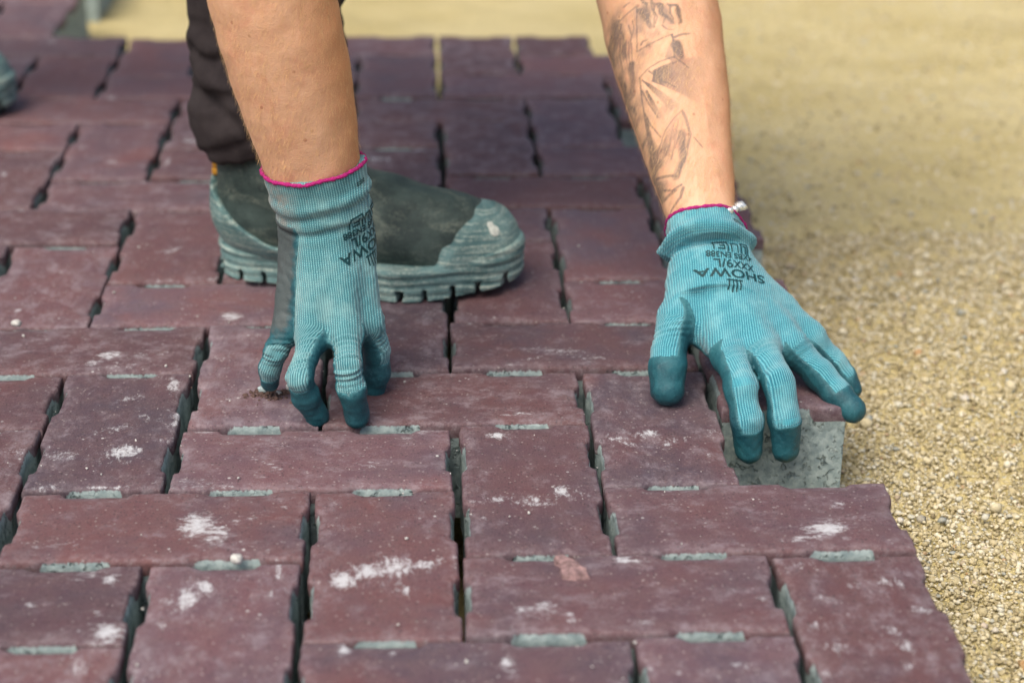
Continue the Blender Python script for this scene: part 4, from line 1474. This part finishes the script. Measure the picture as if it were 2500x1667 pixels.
def shirt_sdf(p):
    t = chain(p, [pelvis * .7 + belly * .3, belly, chest], [0.163, 0.158, 0.168], 0.05)
    t = smin(t, chain(p, [shA, chest + [0.04, 0, .02], shB], [0.080, 0.125, 0.080], 0.04), 0.05)
    for e, sh in ((elbA, shA), (elbB, shB)):
        m = sh * .45 + e * .55
        s_ = np.maximum(cone(p, sh, m, 0.080, 0.076), (p - m) @ nz(e - sh))
        t = smin(t, s_, 0.03)
    return 0.85 * (t + 0.004 * wt(p))


sv, sf = surf(shirt_sdf, [-0.75, -0.20, 0.40], [0.36, 0.70, 1.05], 0.009)
link('shirt', mesh_np('shirt', sv, sf), M_SHIRT, person)
hv, hf = surf(lambda p: np.maximum(np.linalg.norm(p - head + gaze * .012, axis=1) - 0.101 + 0.003 * wt2(p), (p - head) @ gaze - 0.045), head - .13, head + .13, 0.006)
link('hair', mesh_np('hair', hv, hf), M_HAIR, person)

# ---- boots: modelled once heel-to-toe along +x, then set down twice
wbt, wbt2 = Wob(91, 0.05), Wob(92, 0.02)


def boot_form(p):
    d = chain(p, [(.048, 0, .060), (.10, 0, .062), (.165, -.004, .050), (.222, -.003, .042), (.251, 0, .040)], [.040, .043, .042, .0385, .0350], .03)
    sh = chain(p, [(.062, 0, .075), (.060, 0, .125), (.058, 0, .22)], [.046, .049, .058], .02)
    return smin(d, sh, .045)


def foot2(p):
    q = p.copy()
    q[:, 2] = 0
    return chain(q, [(.046, 0, 0), (.11, -.002, 0), (.185, -.006, 0), (.248, 0, 0)], [.041, .038, .051, .043], .03)


def spring(p):
    return 0.016 * np.clip((p[:, 0] - .20) / .10, 0, 1) ** 1.6 + 0.004 * np.clip((.03 - p[:, 0]) / .04, 0, 1)


def upper_sdf(p):
    d = boot_form(p) + 0.0012 * wbt(p) - 0.0022 * np.exp(-((p[:, 0] - .125 + .3 * (p[:, 2] - .08)) / .018) ** 2) * np.sin((p[:, 0] + p[:, 2]) * 420)
    return np.maximum(np.maximum(d, 0.012 - p[:, 2]), p[:, 2] - .20)


def cap_sdf(p):
    b = (p[:, 0] - .212) * .80 - (p[:, 2] - .028) * .60 + .0012 * wbt2(p)        # toe side of a slanted line
    return np.maximum(np.maximum(boot_form(p) + 0.0012 * wbt(p) + 0.0005 - 0.0042 * np.clip(b / .010, 0, 1) - 0.0004 * wbt2(p), -b), 0.012 - p[:, 2])


def heel_sdf(p):
    top = .040 + .052 * np.clip((.075 - p[:, 0]) / .075, 0, 1) ** 1.4 + .0008 * wbt2(p)
    return np.maximum(np.maximum(boot_form(p) - 0.0045, p[:, 2] - top), np.maximum(0.012 - p[:, 2], p[:, 0] - .115))


def sole_sdf(p):
    f = foot2(p)
    z = p[:, 2] - spring(p)
    ridge = 0.0006 * np.sin(p[:, 2] * 2 * math.pi / 0.0085 + 0.5 * wbt(p))
    welt = 0.0015 * np.exp(-((z - .026) / .004) ** 2)
    d = np.maximum(f - 0.001 - ridge - welt, np.maximum(z - .031 - .004 * np.clip((p[:, 0] - .2) / .08, 0, 1), -z))
    lug = np.abs(((p[:, 0] + .0012 * wbt2(p)) / .0225) % 1.0 - .5) * .0225 - .0026      # <0 in the groove
    groove = np.maximum(np.maximum(lug, z - .0110), -f - .022)
    arch = np.maximum(np.abs(p[:, 0] - .098) - .017, z - .008)
    return np.maximum(d, -np.minimum(groove, arch))


bu = mesh_np('boot', *surf(upper_sdf, [-.01, -.075, 0], [.30, .075, .215], .0026))
bs_ = mesh_np('sole', *surf(sole_sdf, [-.01, -.075, -.004], [.31, .075, .065], .0017))
bc = mesh_np('toe_cap', *surf(cap_sdf, [.12, -.075, 0], [.31, .075, .10], .0022))
bh = mesh_np('heel_counter', *surf(heel_sdf, [-.02, -.075, 0], [.14, .075, .11], .0022))
tabv, tabf = [], []
for i in range(6):                             # ribbed pull tab up the back of the shaft
    z0 = .092 + i * .0075
    for (x, yy, z) in [(-.0005, -.008, z0), (-.0005, .008, z0), (-.0005, .008, z0 + .006), (-.0005, -.008, z0 + .006), (.018, -.012, z0), (.018, .012, z0), (.018, .012, z0 + .006), (.018, -.012, z0 + .006)]:
        tabv.append((x + .0006 * (i % 2), yy, z))
    k = i * 8
    tabf += [(k, k + 1, k + 2, k + 3), (k + 4, k + 7, k + 6, k + 5), (k, k + 4, k + 5, k + 1), (k + 3, k + 2, k + 6, k + 7), (k, k + 3, k + 7, k + 4), (k + 1, k + 5, k + 6, k + 2)]
bt_ = mesh_np('pull_tab', tabv, tabf, False)
BL, BR = np.array([-.304, .146, .0005]), math.radians(-13)
bpp = at(1214, 561, .058) - BL
bpp = np.array([bpp[0] * math.cos(BR) + bpp[1] * math.sin(BR), -bpp[0] * math.sin(BR) + bpp[1] * math.cos(BR), bpp[2]]) / [.945, .97, .93]
for _ in range(4):
    bpp = settle(cap_sdf, bpp[None], .02)[0]
spv, spf = surf(lambda p: np.maximum(smin(np.linalg.norm(p - bpp, axis=1) - .0050, np.linalg.norm(p - bpp - [-.004, 0, .006], axis=1) - .0030, .004), cap_sdf(p) - .0006), bpp - .016, bpp + .016, .0011)
bsp = mesh_np('bare_patch', spv, spf)


def put_boot(loc, rz):
    b = link('boot', bu, M_UPPER, person)
    b.location = loc
    b.rotation_euler = (0, 0, rz)
    b.scale = (.945, .97, .93)
    for nm, me, mt in (('sole', bs_, M_RUBBER), ('toe_cap', bc, M_RUBBER), ('heel_counter', bh, M_RUBBER), ('pull_tab', bt_, M_YELLOW), ('bare_patch', bsp, M_WHITE)):
        link(nm, me, mt, b)
    return b


b1 = put_boot((-.304, .146, .0005), math.radians(-13))
b2 = put_boot((-.853, .655, .0005), math.radians(-3))

# ================================================================ LOOSE BITS ON THE BRICKS
def chip(name, c, r, seed, mat, label, cat, squash=0.5, stretch=(1, 1), rz=0, sub=2):
    bm = bmesh.new()
    bmesh.ops.create_icosphere(bm, subdivisions=sub, radius=1)
    w = Wob(seed, 1.4, 7)
    v = np.array([q.co[:] for q in bm.verts])
    f = np.array([[q.index for q in fc.verts] for fc in bm.faces])
    bm.free()
    v = v * (1 + 0.20 * w(v))[:, None]
    v = np.sign(v) * np.abs(v) ** 0.8 * np.array([stretch[0], stretch[1], squash]) * r
    a = rz
    v = np.stack([v[:, 0] * math.cos(a) - v[:, 1] * math.sin(a), v[:, 0] * math.sin(a) + v[:, 1] * math.cos(a), v[:, 2] - v[:, 2].min()], 1)
    o = link(name, mesh_np(name, v, f, False), mat)
    o.location = c
    tag(o, label, cat)
    return o


def shard(c, outline, thick, mat, label):
    """flat flake with a broken outline (metres, counter-clockwise)"""
    n = len(outline)
    rg = np.random.default_rng(8)
    bot = [(x, y, 0) for x, y in outline]
    top = [(x * .86, y * .86, thick * (0.75 + 0.5 * rg.random())) for x, y in outline]
    cx, cy = np.mean([q[0] for q in outline]), np.mean([q[1] for q in outline])
    V = bot + top + [(cx, cy, thick * 1.15)]
    bm = bmesh.new()
    bvs = [bm.verts.new(q) for q in V]
    for i in range(n):
        j = (i + 1) % n
        bm.faces.new((bvs[i], bvs[j], bvs[n + j], bvs[n + i]))
        bm.faces.new((bvs[n + i], bvs[n + j], bvs[2 * n]))
    bm.faces.new(bvs[:n][::-1])
    me = bpy.data.meshes.new('stone_flake')
    bm.to_mesh(me)
    bm.free()
    o = link('stone_flake', me, mat)
    o.location = c
    o.rotation_euler = (math.radians(3), math.radians(-4), 0)
    tag(o, label, 'stone flake')


pc = on(1310 / .9408, 1312 / .9408, 0)
k_ = ppm(pc) * .9408
ol = [((x - 1308) / k_, -(y - 1310) / k_ / .45) for x, y in [(1285, 1332), (1318, 1334), (1350, 1331), (1348, 1322), (1336, 1318), (1330, 1306), (1316, 1298), (1300, 1290), (1290, 1284), (1272, 1287), (1274, 1300), (1284, 1305), (1283, 1318)]]
shard(pc + [0, 0, .0012], ol, 0.0042, M_CHIP, 'thin broken mauve flake lying flat in the middle of a brick')
chip('pebble', on(543 / .9408, 1287 / .9408, 0) + [0, 0, -.002], 0.0040, 5, M_PALE, 'small whitish pebble caught in a joint between bricks', 'pebble', 0.8)
chip('pebble', on(38 / .9408, 750 / .9408, 0) * [1, 1, 0] + on(42 / .9408, 708 / .9408, 0) * 0 + [0, 0, .0], 0.0042, 6, M_PALE, 'tiny pale pebble alone on a brick near the photo edge', 'pebble', 0.7)

rg = np.random.default_rng(12)
pts, rad = [], []
for i in range(170):
    px, py = 625 + rg.normal(0, 26), 905 + abs(rg.normal(0, 9)) - 4
    if i > 120:
        px, py = 600 + rg.normal(0, 60), 880 + rg.normal(0, 34)
    c = on(px / .9408, py / .9408, 0)
    pts.append(c)
    rad.append(rg.uniform(.0006, .0022) if i < 121 else rg.uniform(.0004, .0009))
pts = np.array(pts)
rad = np.array(rad)
pts[:, 2] = rad * 0.3
cv_, cf_ = pebbles(pts, rad, rg, 1.0)
tag(link('crumbs', mesh_np('crumbs', cv_, cf_, False), M_CRUMB), 'dark brown crumbs of soil heaped on the brick by the gloved fingers', kind='stuff')
for i, (x, y, r) in enumerate([(603, 903, .0036), (668, 897, .0036), (640, 908, .0022)]):
    chip('gravel_bit', on(x / .9408, y / .9408, 0), r, 20 + i, M_PALE if i else mat_plain('bluish_stone', (.33, .42, .44), .85, 300, .2, .0008),
         ['bluish stone bit at the outer end of the brown crumbs', 'pale stone bit among the crumbs nearest the ring finger', 'small pale stone bit in the middle of the crumbs'][i], 'stone bit', 0.8)
# fine light grit scattered on the brick faces
n3 = 260
gx = rg.uniform(-.62, .19, n3)
gy = rg.uniform(-.56, .30, n3)
keep = ~((gx > .08) & (gy > -.31))
gx, gy = gx[keep], gy[keep]
n3 = len(gx)
r3 = 0.00035 + 0.0009 * rg.random(n3) ** 4
g3 = np.stack([gx, gy, r3 * .4], 1)
cv_, cf_ = pebbles(g3, r3, rg, 0.9)
tag(link('grit', mesh_np('grit', cv_, cf_, False), M_PALE), 'fine pale grit sprinkled over the purple bricks', kind='stuff')
